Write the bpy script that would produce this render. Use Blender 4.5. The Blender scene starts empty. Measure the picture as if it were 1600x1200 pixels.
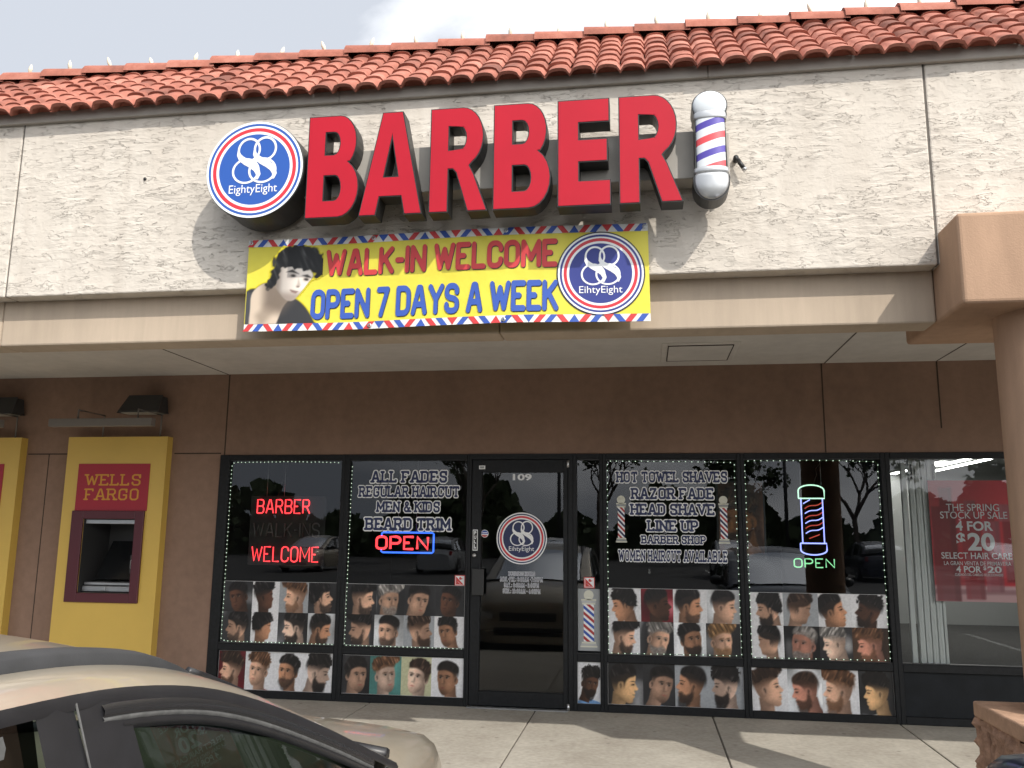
import bpy, bmesh, math, random
import numpy as np
from mathutils import Vector, Matrix

SC = bpy.context.scene
COL = SC.collection
random.seed(7)
rng = np.random.default_rng(7)

# ------------------------------------------------------------------ camera
CAM_POS = Vector((0.0, -8.0, 1.548))
YAW, PITCH, ROLL = 0.153177, 0.172531, 0.010118
cd = bpy.data.cameras.new('camera'); cam = bpy.data.objects.new('camera', cd); COL.objects.link(cam)
cd.sensor_width = 36.0; cd.lens = 1340.16 * 36.0 / 1600.0; cd.clip_start = 0.05; cd.clip_end = 2000.0
fw = Vector((-math.sin(YAW) * math.cos(PITCH), math.cos(YAW) * math.cos(PITCH), math.sin(PITCH)))
r0 = Vector((math.cos(YAW), math.sin(YAW), 0)); u0 = r0.cross(fw)
rt = r0 * math.cos(ROLL) + u0 * math.sin(ROLL); up = u0 * math.cos(ROLL) - r0 * math.sin(ROLL)
m3 = Matrix((rt, up, -fw)).transposed()
cam.matrix_world = Matrix.Translation(CAM_POS) @ m3.to_4x4()
SC.camera = cam

# ------------------------------------------------------------------ sky, sun, exposure
SUN = Vector((0.70, -0.87, 1.0)).normalized()
EL = math.asin(SUN.z); AZ = math.atan2(SUN.x, SUN.y)
world = bpy.data.worlds.new('World'); SC.world = world; world.use_nodes = True
nt = world.node_tree; N = nt.nodes; L = nt.links
bg = N['Background']; bg.inputs['Strength'].default_value = 0.10
sky = N.new('ShaderNodeTexSky'); sky.sky_type = 'NISHITA'; sky.sun_disc = False
sky.sun_elevation = EL; sky.sun_rotation = AZ; sky.dust_density = 2.0
tc = N.new('ShaderNodeTexCoord')
mp = N.new('ShaderNodeMapping'); mp.inputs['Scale'].default_value = (1.3, 1.3, 3.2); mp.inputs['Location'].default_value = (0.35, 0.1, 0.55)
nz = N.new('ShaderNodeTexNoise'); nz.inputs['Scale'].default_value = 1.6; nz.inputs['Detail'].default_value = 7; nz.inputs['Roughness'].default_value = 0.52; nz.inputs['Distortion'].default_value = 0.35
cr = N.new('ShaderNodeValToRGB')
cr.color_ramp.elements[0].position = 0.40; cr.color_ramp.elements[0].color = (0.36, 0.385, 0.43, 1)
cr.color_ramp.elements[1].position = 0.62; cr.color_ramp.elements[1].color = (1, 1, 1, 1)
cov = N.new('ShaderNodeValToRGB'); cov.color_ramp.elements[0].position = 0.02; cov.color_ramp.elements[1].position = 0.12
# the bank of bright cloud lies towards the right-hand (+x) side of the sky
sep = N.new('ShaderNodeSeparateXYZ'); mad = N.new('ShaderNodeMath'); mad.operation = 'MULTIPLY_ADD'; mad.inputs[1].default_value = 0.42
mix = N.new('ShaderNodeMix'); mix.data_type = 'RGBA'
glow = N.new('ShaderNodeVectorMath'); glow.operation = 'SCALE'
vs = N.new('ShaderNodeVectorMath'); vs.operation = 'SCALE'; vs.inputs['Scale'].default_value = 15.0
L.new(tc.outputs['Generated'], mp.inputs['Vector']); L.new(mp.outputs['Vector'], nz.inputs['Vector'])
L.new(tc.outputs['Generated'], sep.inputs[0]); L.new(sep.outputs['X'], mad.inputs[0]); L.new(nz.outputs['Fac'], mad.inputs[2])
L.new(mad.outputs[0], cr.inputs['Fac']); L.new(nz.outputs['Fac'], cov.inputs['Fac'])
L.new(cov.outputs['Color'], mix.inputs['Factor']); L.new(sky.outputs['Color'], mix.inputs['A']); L.new(cr.outputs['Color'], vs.inputs[0]); L.new(vs.outputs[0], glow.inputs[0])
dp = N.new('ShaderNodeVectorMath'); dp.operation = 'DOT_PRODUCT'; dp.inputs[1].default_value = SUN
mx0 = N.new('ShaderNodeMath'); mx0.operation = 'MAXIMUM'; mx0.inputs[1].default_value = 0.0
pw = N.new('ShaderNodeMath'); pw.operation = 'POWER'; pw.inputs[1].default_value = 2.5
ga = N.new('ShaderNodeMath'); ga.operation = 'MULTIPLY_ADD'; ga.inputs[1].default_value = 0.8; ga.inputs[2].default_value = 1.0
L.new(tc.outputs['Generated'], dp.inputs[0]); L.new(dp.outputs['Value'], mx0.inputs[0]); L.new(mx0.outputs[0], pw.inputs[0]); L.new(pw.outputs[0], ga.inputs[0])
L.new(ga.outputs[0], glow.inputs['Scale']); L.new(glow.outputs[0], mix.inputs['B'])
L.new(mix.outputs['Result'], bg.inputs['Color'])
sd = bpy.data.lights.new('sun', 'SUN'); sd.energy = 2.75; sd.angle = math.radians(0.55); sd.color = (1.0, 0.945, 0.86)
so = bpy.data.objects.new('sun', sd); COL.objects.link(so); so.rotation_euler = SUN.to_track_quat('Z', 'Y').to_euler(); so.location = SUN * 40
SC.view_settings.view_transform = 'Standard'; SC.view_settings.look = 'None'; SC.view_settings.gamma = 1.0
SC.view_settings.exposure = 0.34
SC.cycles.use_denoising = True
SC.cycles.max_bounces = 8; SC.cycles.transparent_max_bounces = 12; SC.cycles.caustics_reflective = False; SC.cycles.caustics_refractive = False

# ------------------------------------------------------------------ materials
def s2l(c):
    return tuple(((x / 255.0) / 12.92 if x / 255.0 <= 0.04045 else ((x / 255.0 + 0.055) / 1.055) ** 2.4) for x in c)
def mat(name, col, rough=0.6, metal=0.0, var=None, bump=None, spec=0.5, emit=None, coat=0.0, var2=None):
    """var=(scale, amount, stretch) mottles the colour; bump=(scale, strength, distance)"""
    m = bpy.data.materials.new(name); m.use_nodes = True
    nt = m.node_tree; N = nt.nodes; L = nt.links; b = N['Principled BSDF']
    b.inputs['Base Color'].default_value = (*col, 1); b.inputs['Roughness'].default_value = rough
    b.inputs['Metallic'].default_value = metal; b.inputs['Specular IOR Level'].default_value = spec
    b.inputs['Coat Weight'].default_value = coat; b.inputs['Coat Roughness'].default_value = 0.05
    if emit:
        b.inputs['Emission Color'].default_value = (*emit[0], 1); b.inputs['Emission Strength'].default_value = emit[1]
    tc = N.new('ShaderNodeTexCoord') if (var or bump) else None
    prev = None
    for v in (var, var2):
        if not v: continue
        mp = N.new('ShaderNodeMapping'); mp.inputs['Scale'].default_value = v[2] if len(v) > 2 else (1, 1, 1)
        L.new(tc.outputs['Object'], mp.inputs['Vector'])
        n = N.new('ShaderNodeTexNoise'); n.inputs['Scale'].default_value = v[0]; n.inputs['Detail'].default_value = 6; n.inputs['Roughness'].default_value = 0.62
        L.new(mp.outputs['Vector'], n.inputs['Vector'])
        mr = N.new('ShaderNodeMapRange'); mr.inputs['From Min'].default_value = 0.3; mr.inputs['From Max'].default_value = 0.7
        mr.inputs['To Min'].default_value = 1 - v[1]; mr.inputs['To Max'].default_value = 1 + v[1]
        L.new(n.outputs['Fac'], mr.inputs['Value'])
        mx = N.new('ShaderNodeMix'); mx.data_type = 'RGBA'; mx.blend_type = 'MULTIPLY'; mx.inputs['Factor'].default_value = 1
        if prev: L.new(prev, mx.inputs['A'])
        else: mx.inputs['A'].default_value = (*col, 1)
        L.new(mr.outputs['Result'], mx.inputs['B']); prev = mx.outputs['Result']
    if prev: L.new(prev, b.inputs['Base Color'])
    if bump:
        n = N.new('ShaderNodeTexNoise'); n.inputs['Scale'].default_value = bump[0]; n.inputs['Detail'].default_value = 5
        L.new(tc.outputs['Object'], n.inputs['Vector'])
        bp = N.new('ShaderNodeBump'); bp.inputs['Strength'].default_value = bump[1]; bp.inputs['Distance'].default_value = bump[2]
        L.new(n.outputs['Fac'], bp.inputs['Height']); L.new(bp.outputs['Normal'], b.inputs['Normal'])
    return m

def glass_mat(name, tint, refl=1.6, ior=1.5):
    m = bpy.data.materials.new(name); m.use_nodes = True
    nt = m.node_tree; N = nt.nodes; L = nt.links; N.remove(N['Principled BSDF'])
    t = N.new('ShaderNodeBsdfTransparent'); t.inputs[0].default_value = (*tint, 1)
    g = N.new('ShaderNodeBsdfGlossy'); g.inputs['Roughness'].default_value = 0.0; g.inputs['Color'].default_value = (0.95, 0.97, 1, 1)
    f = N.new('ShaderNodeFresnel'); f.inputs['IOR'].default_value = ior
    mu = N.new('ShaderNodeMath'); mu.operation = 'MULTIPLY'; mu.inputs[1].default_value = refl; mu.use_clamp = True
    mx = N.new('ShaderNodeMixShader'); L.new(f.outputs[0], mu.inputs[0]); L.new(mu.outputs[0], mx.inputs[0])
    L.new(t.outputs[0], mx.inputs[1]); L.new(g.outputs[0], mx.inputs[2]); L.new(mx.outputs[0], N['Material Output'].inputs[0])
    return m

def stucco_mat():
    m = mat('knockdown_stucco', (0.62, 0.575, 0.515), rough=0.92, spec=0.2)
    nt = m.node_tree; N = nt.nodes; L = nt.links; b = N['Principled BSDF']
    tc = N.new('ShaderNodeTexCoord')
    # skip-trowel plaster: long ragged ledges, flat between them
    mp = N.new('ShaderNodeMapping'); mp.inputs['Scale'].default_value = (5.2, 5.0, 19.0); L.new(tc.outputs['Object'], mp.inputs['Vector'])
    n1 = N.new('ShaderNodeTexNoise'); n1.inputs['Scale'].default_value = 1.0; n1.inputs['Detail'].default_value = 5; n1.inputs['Roughness'].default_value = 0.6; n1.inputs['Distortion'].default_value = 0.22
    L.new(mp.outputs['Vector'], n1.inputs['Vector'])
    # terraces: fraction of the noise makes an abrupt ledge facing one way and a slow ramp the other
    mu = N.new('ShaderNodeMath'); mu.operation = 'MULTIPLY'; mu.inputs[1].default_value = 4.6; L.new(n1.outputs['Fac'], mu.inputs[0])
    fr = N.new('ShaderNodeMath'); fr.operation = 'FRACT'; L.new(mu.outputs[0], fr.inputs[0])
    ra = N.new('ShaderNodeValToRGB'); e = ra.color_ramp.elements
    e[0].position = 0.0; e[0].color = (0, 0, 0, 1); e[1].position = 0.10; e[1].color = (1, 1, 1, 1)
    k = e.new(1.0); k.color = (0.62, 0.62, 0.62, 1)
    L.new(fr.outputs[0], ra.inputs['Fac'])
    n2 = N.new('ShaderNodeTexNoise'); n2.inputs['Scale'].default_value = 2.6; n2.inputs['Detail'].default_value = 3
    L.new(tc.outputs['Object'], n2.inputs['Vector'])
    mk = N.new('ShaderNodeMapRange'); mk.inputs['From Min'].default_value = 0.38; mk.inputs['From Max'].default_value = 0.60; mk.inputs['To Min'].default_value = 0.12
    L.new(n2.outputs['Fac'], mk.inputs['Value'])
    mm = N.new('ShaderNodeMath'); mm.operation = 'MULTIPLY'; L.new(ra.outputs['Color'], mm.inputs[0]); L.new(mk.outputs['Result'], mm.inputs[1])
    n3 = N.new('ShaderNodeTexNoise'); n3.inputs['Scale'].default_value = 55; n3.inputs['Detail'].default_value = 4; L.new(tc.outputs['Object'], n3.inputs['Vector'])
    ad = N.new('ShaderNodeMath'); ad.operation = 'MULTIPLY_ADD'; ad.inputs[1].default_value = 0.25; L.new(n3.outputs['Fac'], ad.inputs[0]); L.new(mm.outputs[0], ad.inputs[2])
    bp = N.new('ShaderNodeBump'); bp.inputs['Strength'].default_value = 0.8; bp.inputs['Distance'].default_value = 0.013
    L.new(ad.outputs[0], bp.inputs['Height']); L.new(bp.outputs['Normal'], b.inputs['Normal'])
    # weather stains in long vertical runs and blotches
    mp2 = N.new('ShaderNodeMapping'); mp2.inputs['Scale'].default_value = (2.2, 2.2, 0.5); L.new(tc.outputs['Object'], mp2.inputs['Vector'])
    n4 = N.new('ShaderNodeTexNoise'); n4.inputs['Scale'].default_value = 1.6; n4.inputs['Detail'].default_value = 6; L.new(mp2.outputs['Vector'], n4.inputs['Vector'])
    mx = N.new('ShaderNodeMix'); mx.data_type = 'RGBA'; mx.inputs['A'].default_value = (0.565, 0.512, 0.448, 1); mx.inputs['B'].default_value = (0.64, 0.588, 0.52, 1)
    rr = N.new('ShaderNodeMapRange'); rr.inputs['From Min'].default_value = 0.3; rr.inputs['From Max'].default_value = 0.62; L.new(n4.outputs['Fac'], rr.inputs['Value'])
    mp3 = N.new('ShaderNodeMapping'); mp3.inputs['Scale'].default_value = (9.0, 1.0, 0.55); L.new(tc.outputs['Object'], mp3.inputs['Vector'])
    n5 = N.new('ShaderNodeTexNoise'); n5.inputs['Scale'].default_value = 1.0; n5.inputs['Detail'].default_value = 5; L.new(mp3.outputs['Vector'], n5.inputs['Vector'])
    r5 = N.new('ShaderNodeMapRange'); r5.inputs['From Min'].default_value = 0.50; r5.inputs['From Max'].default_value = 0.72; r5.inputs['To Min'].default_value = 0.0; r5.inputs['To Max'].default_value = 0.75; L.new(n5.outputs['Fac'], r5.inputs['Value'])
    su = N.new('ShaderNodeMath'); su.operation = 'SUBTRACT'; su.use_clamp = True; L.new(rr.outputs['Result'], su.inputs[0]); L.new(r5.outputs['Result'], su.inputs[1])
    L.new(su.outputs[0], mx.inputs['Factor']); L.new(mx.outputs['Result'], b.inputs['Base Color'])
    return m

def tile_mat():
    m = mat('terracotta_tile', (0.36, 0.105, 0.06), rough=0.85, spec=0.25, bump=(90, 0.35, 0.004))
    nt = m.node_tree; N = nt.nodes; L = nt.links; b = N['Principled BSDF']
    at = N.new('ShaderNodeAttribute'); at.attribute_name = 'tint'
    tc = N.new('ShaderNodeTexCoord'); n = N.new('ShaderNodeTexNoise'); n.inputs['Scale'].default_value = 6; n.inputs['Detail'].default_value = 8; n.inputs['Roughness'].default_value = 0.7
    L.new(tc.outputs['Object'], n.inputs['Vector'])
    ra = N.new('ShaderNodeValToRGB'); e = ra.color_ramp.elements
    e[0].position = 0.22; e[0].color = (0.17, 0.068, 0.050, 1); e[1].position = 0.72; e[1].color = (0.45, 0.195, 0.145, 1)
    k = e.new(0.5); k.color = (0.345, 0.125, 0.088, 1)
    ad = N.new('ShaderNodeMath'); ad.operation = 'ADD'; ad.use_clamp = True
    L.new(n.outputs['Fac'], ad.inputs[0]); L.new(at.outputs['Fac'], ad.inputs[1]); L.new(ad.outputs[0], ra.inputs['Fac']); L.new(ra.outputs['Color'], b.inputs['Base Color'])
    return m

def photo_mat():
    m = mat('printed_photo', (0.5, 0.5, 0.5), rough=0.38, spec=0.4)
    nt = m.node_tree; N = nt.nodes; at = N.new('ShaderNodeAttribute'); at.attribute_name = 'print'
    nt.links.new(at.outputs['Color'], N['Principled BSDF'].inputs['Base Color'])
    return m

def concrete_mat():
    m = mat('sidewalk_concrete', (0.42, 0.385, 0.33), rough=0.9, spec=0.25, bump=(140, 0.25, 0.003))
    nt = m.node_tree; N = nt.nodes; L = nt.links; b = N['Principled BSDF']; tc = N.new('ShaderNodeTexCoord')
    n1 = N.new('ShaderNodeTexNoise'); n1.inputs['Scale'].default_value = 1.3; n1.inputs['Detail'].default_value = 9; n1.inputs['Roughness'].default_value = 0.68
    n2 = N.new('ShaderNodeTexNoise'); n2.inputs['Scale'].default_value = 26; n2.inputs['Detail'].default_value = 4
    vo = N.new('ShaderNodeTexVoronoi'); vo.voronoi_dimensions = '2D'; vo.inputs['Scale'].default_value = 1.9
    for q in (n1, n2, vo): L.new(tc.outputs['Object'], q.inputs['Vector'])
    ra = N.new('ShaderNodeValToRGB'); e = ra.color_ramp.elements
    e[0].position = 0.3; e[0].color = (0.315, 0.285, 0.24, 1); e[1].position = 0.68; e[1].color = (0.475, 0.445, 0.385, 1)
    L.new(n1.outputs['Fac'], ra.inputs['Fac'])
    mr = N.new('ShaderNodeMapRange'); mr.inputs['From Min'].default_value = 0.018; mr.inputs['From Max'].default_value = 0.04; mr.inputs['To Min'].default_value = 0.68
    L.new(vo.outputs['Distance'], mr.inputs['Value']); vo.inputs['Randomness'].default_value = 1.0
    m2 = N.new('ShaderNodeMapRange'); m2.inputs['From Min'].default_value = 0.3; m2.inputs['From Max'].default_value = 0.7; m2.inputs['To Min'].default_value = 0.88; m2.inputs['To Max'].default_value = 1.1
    L.new(n2.outputs['Fac'], m2.inputs['Value'])
    mu = N.new('ShaderNodeMath'); mu.operation = 'MULTIPLY'; L.new(mr.outputs['Result'], mu.inputs[0]); L.new(m2.outputs['Result'], mu.inputs[1])
    mx = N.new('ShaderNodeMix'); mx.data_type = 'RGBA'; mx.blend_type = 'MULTIPLY'; mx.inputs['Factor'].default_value = 1
    L.new(ra.outputs['Color'], mx.inputs['A']); L.new(mu.outputs[0], mx.inputs['B']); L.new(mx.outputs['Result'], b.inputs['Base Color'])
    return m

M = {}
M['stucco'] = stucco_mat(); M['tile'] = tile_mat(); M['photo'] = photo_mat(); M['concrete'] = concrete_mat()
M['asphalt'] = mat('asphalt', (0.055, 0.054, 0.052), 0.9, var=(3, .25), bump=(160, .5, .004))
M['brown'] = mat('brown_plaster', (0.26, 0.170, 0.126), 0.9, spec=0.2, var=(1.2, .14, (1, 1, .45)), var2=(11, .09), bump=(120, .3, .003))
M['beam'] = mat('tan_plaster', (0.46, 0.375, 0.29), 0.9, spec=0.2, var=(1.5, .10, (1, 1, .4)), var2=(5, .07, (2.5, 1, .25)), bump=(150, .35, .002))
M['capital'] = mat('clay_plaster', (0.40, 0.262, 0.178), 0.9, spec=0.2, var=(2.0, .10, (1, 1, .4)), var2=(7, .08, (2, 2, .3)), bump=(110, .5, .003))
M['soffit'] = mat('grey_soffit', (0.57, 0.545, 0.51), 0.9, spec=0.2, var=(1.6, .08), var2=(9, .05), bump=(120, .3, .002))
M['board'] = mat('grey_eave_board', (0.34, 0.31, 0.275), 0.8, var=(5, .08, (.3, 1, 1)))
M['joint'] = mat('dark_joint', (0.05, 0.035, 0.027), 0.95)
M['jointgrey'] = mat('grey_joint', (0.13, 0.115, 0.10), 0.95)
M['frame'] = mat('black_frame', (0.010, 0.011, 0.0125), 0.5, spec=0.25, var=(30, .3))
M['spandrel'] = mat('black_panel', (0.010, 0.012, 0.0145), 0.6, spec=0.22, var=(6, .3))
M['glass'] = glass_mat('shop_glass', (0.95, 0.97, 0.96), 1.25)
M['dark'] = mat('dark_interior', (0.02, 0.02, 0.021), 0.9)
M['room'] = mat('store_wall', (0.42, 0.43, 0.42), 0.9)
M['carpet'] = mat('speckled_carpet', (0.05, 0.048, 0.045), 0.95, var=(70, .9), bump=(120, .5, .004))
M['floor'] = mat('grey_floor', (0.20, 0.195, 0.185), 0.5, var=(4, .1))
M['lampw'] = mat('fluorescent_tube', (0.9, 0.9, 0.9), 0.5, emit=((1, 0.98, 0.93), 13.0))
M['black'] = mat('black_metal', (0.018, 0.018, 0.018), 0.42)
M['red'] = mat('red_acrylic', (0.44, 0.010, 0.026), 0.48, spec=0.22, var=(2.2, .06))
M['raceway'] = mat('raceway_paint', (0.36, 0.335, 0.30), 0.7, var=(6, .06))
M['white'] = mat('white_vinyl', (0.86, 0.87, 0.88), 0.45)
M['blue'] = mat('blue_acrylic', (0.022, 0.095, 0.40), 0.3)
M['signred'] = mat('red_ring', (0.62, 0.03, 0.045), 0.3)
M['navy'] = mat('navy_vinyl', (0.017, 0.026, 0.095), 0.45)
M['dred'] = mat('dark_red_vinyl', (0.42, 0.035, 0.035), 0.4)
M['bblue'] = mat('print_blue', (0.035, 0.095, 0.42), 0.5)
M['bred'] = mat('print_red', (0.60, 0.045, 0.05), 0.5)
M['bnavy'] = mat('print_navy', (0.028, 0.042, 0.24), 0.5)
M['bwhite'] = mat('print_white', (0.76, 0.76, 0.74), 0.5)
M['bshadow'] = mat('print_black', (0.03, 0.03, 0.06), 0.5)
M['bblack'] = mat('print_edge', (0.02, 0.02, 0.03), 0.5)
M['byellow'] = mat('yellow_banner', (0.74, 0.65, 0.06), 0.42, var=(3, .05), bump=(5, .45, .02))
M['grommet'] = mat('steel_grommet', (0.55, 0.56, 0.57), 0.35, metal=0.9)
M['ayellow'] = mat('yellow_panel', (0.66, 0.445, 0.095), 0.36, var=(1.4, .05))
M['ared'] = mat('red_sign_panel', (0.36, 0.014, 0.03), 0.4)
M['amaroon'] = mat('maroon_bezel', (0.085, 0.013, 0.022), 0.4)
M['agold'] = mat('gold_lettering', (0.62, 0.28, 0.03), 0.45)
M['steel'] = mat('brushed_steel', (0.42, 0.43, 0.44), 0.38, metal=0.85, var=(30, .2, (.1, 1, 1)))
M['bargrey'] = mat('grey_light_bar', (0.19, 0.175, 0.16), 0.6)
M['screen'] = mat('dark_screen', (0.012, 0.013, 0.014), 0.18)
M['lampdark'] = mat('dark_bronze', (0.035, 0.035, 0.036), 0.55)
M['lens'] = mat('lamp_lens', (0.35, 0.33, 0.28), 0.3)
M['stone'] = mat('rough_stone', (0.34, 0.21, 0.145), 0.95, spec=0.15, var=(9, .3), var2=(40, .2), bump=(45, 1.0, .012))
M['stonecap'] = mat('stone_cap', (0.42, 0.27, 0.185), 0.95, spec=0.15, var=(12, .18), bump=(60, .8, .006))
M['neonred'] = mat('red_neon', (0.8, 0.05, 0.05), 0.4, emit=((1.0, 0.045, 0.055), 1.9))
M['neonblue'] = mat('blue_neon', (0.1, 0.2, 0.8), 0.4, emit=((0.03, 0.16, 0.95), 1.3))
M['neonviolet'] = mat('violet_neon', (0.3, 0.35, 0.9), 0.4, emit=((0.30, 0.36, 1.0), 1.6))
M['neongreen'] = mat('green_neon', (0.3, 0.8, 0.4), 0.4, emit=((0.22, 0.62, 0.30), 1.1))
M['neonmint'] = mat('mint_neon', (0.6, 0.9, 0.7), 0.4, emit=((0.48, 0.85, 0.62), 1.2))
M['neondull'] = mat('dim_red_neon', (0.5, 0.1, 0.06), 0.4, emit=((0.50, 0.06, 0.035), 0.75))
M['neonoff'] = mat('unlit_neon', (0.10, 0.10, 0.10), 0.4)
M['led'] = mat('led_bulb', (0.8, 0.9, 0.8), 0.4, emit=((0.74, 0.95, 0.76), 0.75))
M['ledwire'] = mat('led_wire', (0.05, 0.12, 0.05), 0.6)
M['bulb'] = mat('frosted_bulb', (0.72, 0.66, 0.52), 0.35)
M['wire'] = mat('dark_wire', (0.03, 0.03, 0.03), 0.6)
M['poster'] = mat('poster_paper', (0.5, 0.5, 0.5), 0.5)
M['sticker'] = mat('red_sticker', (0.60, 0.06, 0.055), 0.5)
M['ivory'] = mat('ivory_globe', (0.66, 0.66, 0.56), 0.4)
M['greyprint'] = mat('grey_print', (0.33, 0.35, 0.36), 0.5, var=(40, .06))
M['shutter'] = mat('white_shutter', (0.74, 0.77, 0.75), 0.45)
M['globe'] = mat('sign_globe', (0.66, 0.70, 0.73), 0.3)
M['chrome'] = mat('satin_chrome', (0.50, 0.51, 0.52), 0.28, metal=0.6)
M['leaf'] = mat('tree_leaf', (0.06, 0.085, 0.035), 0.8)
M['bark'] = mat('tree_bark', (0.10, 0.08, 0.065), 0.9)
M['paintline'] = mat('road_paint', (0.6, 0.6, 0.57), 0.8)

# ------------------------------------------------------------------ mesh helpers
class MB:
    """collects faces; build() links them as one mesh object"""
    def __init__(s): s.v = []; s.f = []; s.mi = []; s.sm = []
    def add(s, vs, fs, mi=0, smooth=False):
        o = len(s.v); s.v += [tuple(p) for p in vs]
        for f in fs: s.f.append(tuple(i + o for i in f)); s.mi.append(mi); s.sm.append(smooth)
        return s
    def box(s, x0, x1, y0, y1, z0, z1, mi=0):
        return s.add([(x0,y0,z0),(x1,y0,z0),(x1,y1,z0),(x0,y1,z0),(x0,y0,z1),(x1,y0,z1),(x1,y1,z1),(x0,y1,z1)],
              [(0,3,2,1),(4,5,6,7),(0,1,5,4),(1,2,6,5),(2,3,7,6),(3,0,4,7)], mi)
    def quad(s, a, b, c, d, mi=0): return s.add([a, b, c, d], [(0,1,2,3)], mi)
    def rect(s, x0, x1, z0, z1, y, mi=0):          # faces -y
        return s.add([(x0,y,z0),(x1,y,z0),(x1,y,z1),(x0,y,z1)], [(0,1,2,3)], mi)
    def poly(s, pts, y, mi=0): return s.add([(p[0], y, p[1]) for p in pts], [tuple(range(len(pts)))], mi)
    def prism(s, pts, y0, y1, mi=0, mside=None):   # outline in xz (counter-clockwise seen from -y), extruded from y0 (front) to y1
        n = len(pts); ms = mi if mside is None else mside
        s.add([(p[0], y0, p[1]) for p in pts], [tuple(range(n))], mi)
        s.add([(p[0], y1, p[1]) for p in pts], [tuple(range(n))[::-1]], ms)
        s.add([(p[0], y0, p[1]) for p in pts] + [(p[0], y1, p[1]) for p in pts], [((i+1)%n, i, i+n, (i+1)%n+n) for i in range(n)], ms)
        return s
    def tube(s, pts, r, n=6, mi=0, closed=False):
        pts = [Vector(p) for p in pts]; o = len(pts); V = []; prev = Vector((0,1,0.001))
        for i, p in enumerate(pts):
            a = pts[i-1] if (i > 0 or closed) else p; b = pts[(i+1) % o] if (i < o-1 or closed) else p
            d = (b - a).normalized() if (b - a).length > 1e-9 else Vector((0,0,1))
            u = d.cross(prev)
            if u.length < 1e-4: u = d.cross(Vector((1,0,0.01)))
            u.normalize(); w = d.cross(u).normalized(); rr = r[i] if isinstance(r, (list, tuple)) else r
            V += [p + (u*math.cos(2*math.pi*k/n) + w*math.sin(2*math.pi*k/n))*rr for k in range(n)]
        F = []
        for i in range(o if closed else o-1):
            j = (i+1) % o
            F += [(i*n+k, i*n+(k+1)%n, j*n+(k+1)%n, j*n+k) for k in range(n)]
        if not closed: F += [tuple(range(n))[::-1], tuple((o-1)*n+k for k in range(n))]
        return s.add(V, F, mi, True)
    def lathe(s, prof, c, n=24, mi=0, a0=0.0, a1=2*math.pi, smooth=True):   # prof: (radius, z); about a vertical axis
        full = abs(a1-a0-2*math.pi) < 1e-6; cols = n if full else n+1; V = []
        for r, z in prof:
            V += [(c[0]+r*math.cos(a0+(a1-a0)*k/n), c[1]+r*math.sin(a0+(a1-a0)*k/n), c[2]+z) for k in range(cols)]
        F = []
        for i in range(len(prof)-1):
            for k in range(n):
                k2 = (k+1) % cols
                F.append((i*cols+k, i*cols+k2, (i+1)*cols+k2, (i+1)*cols+k))
        return s.add(V, F, mi, smooth)
    def grid(s, rows, mi=0, smooth=True, closed=False):
        n = len(rows[0]); V = [p for r in rows for p in r]; F = []
        for i in range(len(rows)-1):
            for k in range(n-1): F.append((i*n+k, i*n+k+1, (i+1)*n+k+1, (i+1)*n+k))
        return s.add(V, F, mi, smooth)
    def build(s, name, mats, parent=None, off=None):
        me = bpy.data.meshes.new(name); me.from_pydata(s.v, [], s.f)
        for m in (mats if isinstance(mats, (list, tuple)) else [mats]): me.materials.append(M[m] if isinstance(m, str) else m)
        me.polygons.foreach_set('material_index', s.mi); me.polygons.foreach_set('use_smooth', s.sm); me.update()
        o = bpy.data.objects.new(name, me); COL.objects.link(o)
        if parent is not None: o.parent = parent
        return o
def bevel(o, w, seg=2, ang=30):
    b = o.modifiers.new('bevel', 'BEVEL'); b.width = w; b.segments = seg; b.limit_method = 'ANGLE'; b.angle_limit = math.radians(ang); return o
def tag(o, label=None, cat=None, group=None, kind=None):
    for k, v in (('label', label), ('category', cat), ('group', group), ('kind', kind)):
        if v: o[k] = v
    return o
def thing(name, label, cat, group=None, loc=(0, 0, 0)):
    """an Empty at the thing's base; parts are modelled in world coordinates and offset back by rebase()"""
    o = bpy.data.objects.new(name, None); COL.objects.link(o); o.empty_display_size = 0.1
    return tag(o, label, cat, group)
def origin(o, p):
    """moves a thing's origin to p without moving its geometry"""
    p = Vector(p); inv = Matrix.Translation(-p)
    if o.type == 'MESH': o.data.transform(inv)
    for ch in o.children: ch.matrix_local = inv @ ch.matrix_local
    o.location = p; return o
def copy_tree(o, parent=None):
    c = o.copy(); COL.objects.link(c); c.parent = parent
    for ch in list(o.children): copy_tree(ch, c)
    return c

# ------------------------------------------------------------------ lettering
def curve_text(s, bold=0.0, space=1.0):
    c = bpy.data.curves.new('lettering', 'FONT'); c.body = s; c.offset = bold; c.space_character = space; c.resolution_u = 4
    o = bpy.data.objects.new('lettering', c); COL.objects.link(o); bpy.context.view_layer.update()
    me = bpy.data.meshes.new_from_object(o.evaluated_get(bpy.context.evaluated_depsgraph_get()))
    v = [tuple(p.co) for p in me.vertices]; f = [tuple(p.vertices) for p in me.polygons]
    bpy.data.objects.remove(o); bpy.data.curves.remove(c); bpy.data.meshes.remove(me)
    return v, f
def fit_text(mb, s, x0, x1, z0, z1, y, bold=0.0, mi=0, space=1.0, grow=0.0, fn=None):
    """text filling the box; grow = how far a bolder backing outline spills over the box"""
    v, f = curve_text(s, bold, space)
    ax = min(p[0] for p in v); bx = max(p[0] for p in v); az = min(p[1] for p in v); bz = max(p[1] for p in v)
    sx = (x1-x0+2*grow)/(bx-ax); sz = (z1-z0+2*grow)/(bz-az)
    P = [(x0-grow+(p[0]-ax)*sx, y, z0-grow+(p[1]-az)*sz) for p in v]
    if fn: P = [fn(p) for p in P]
    mb.add(P, f, mi)
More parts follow.
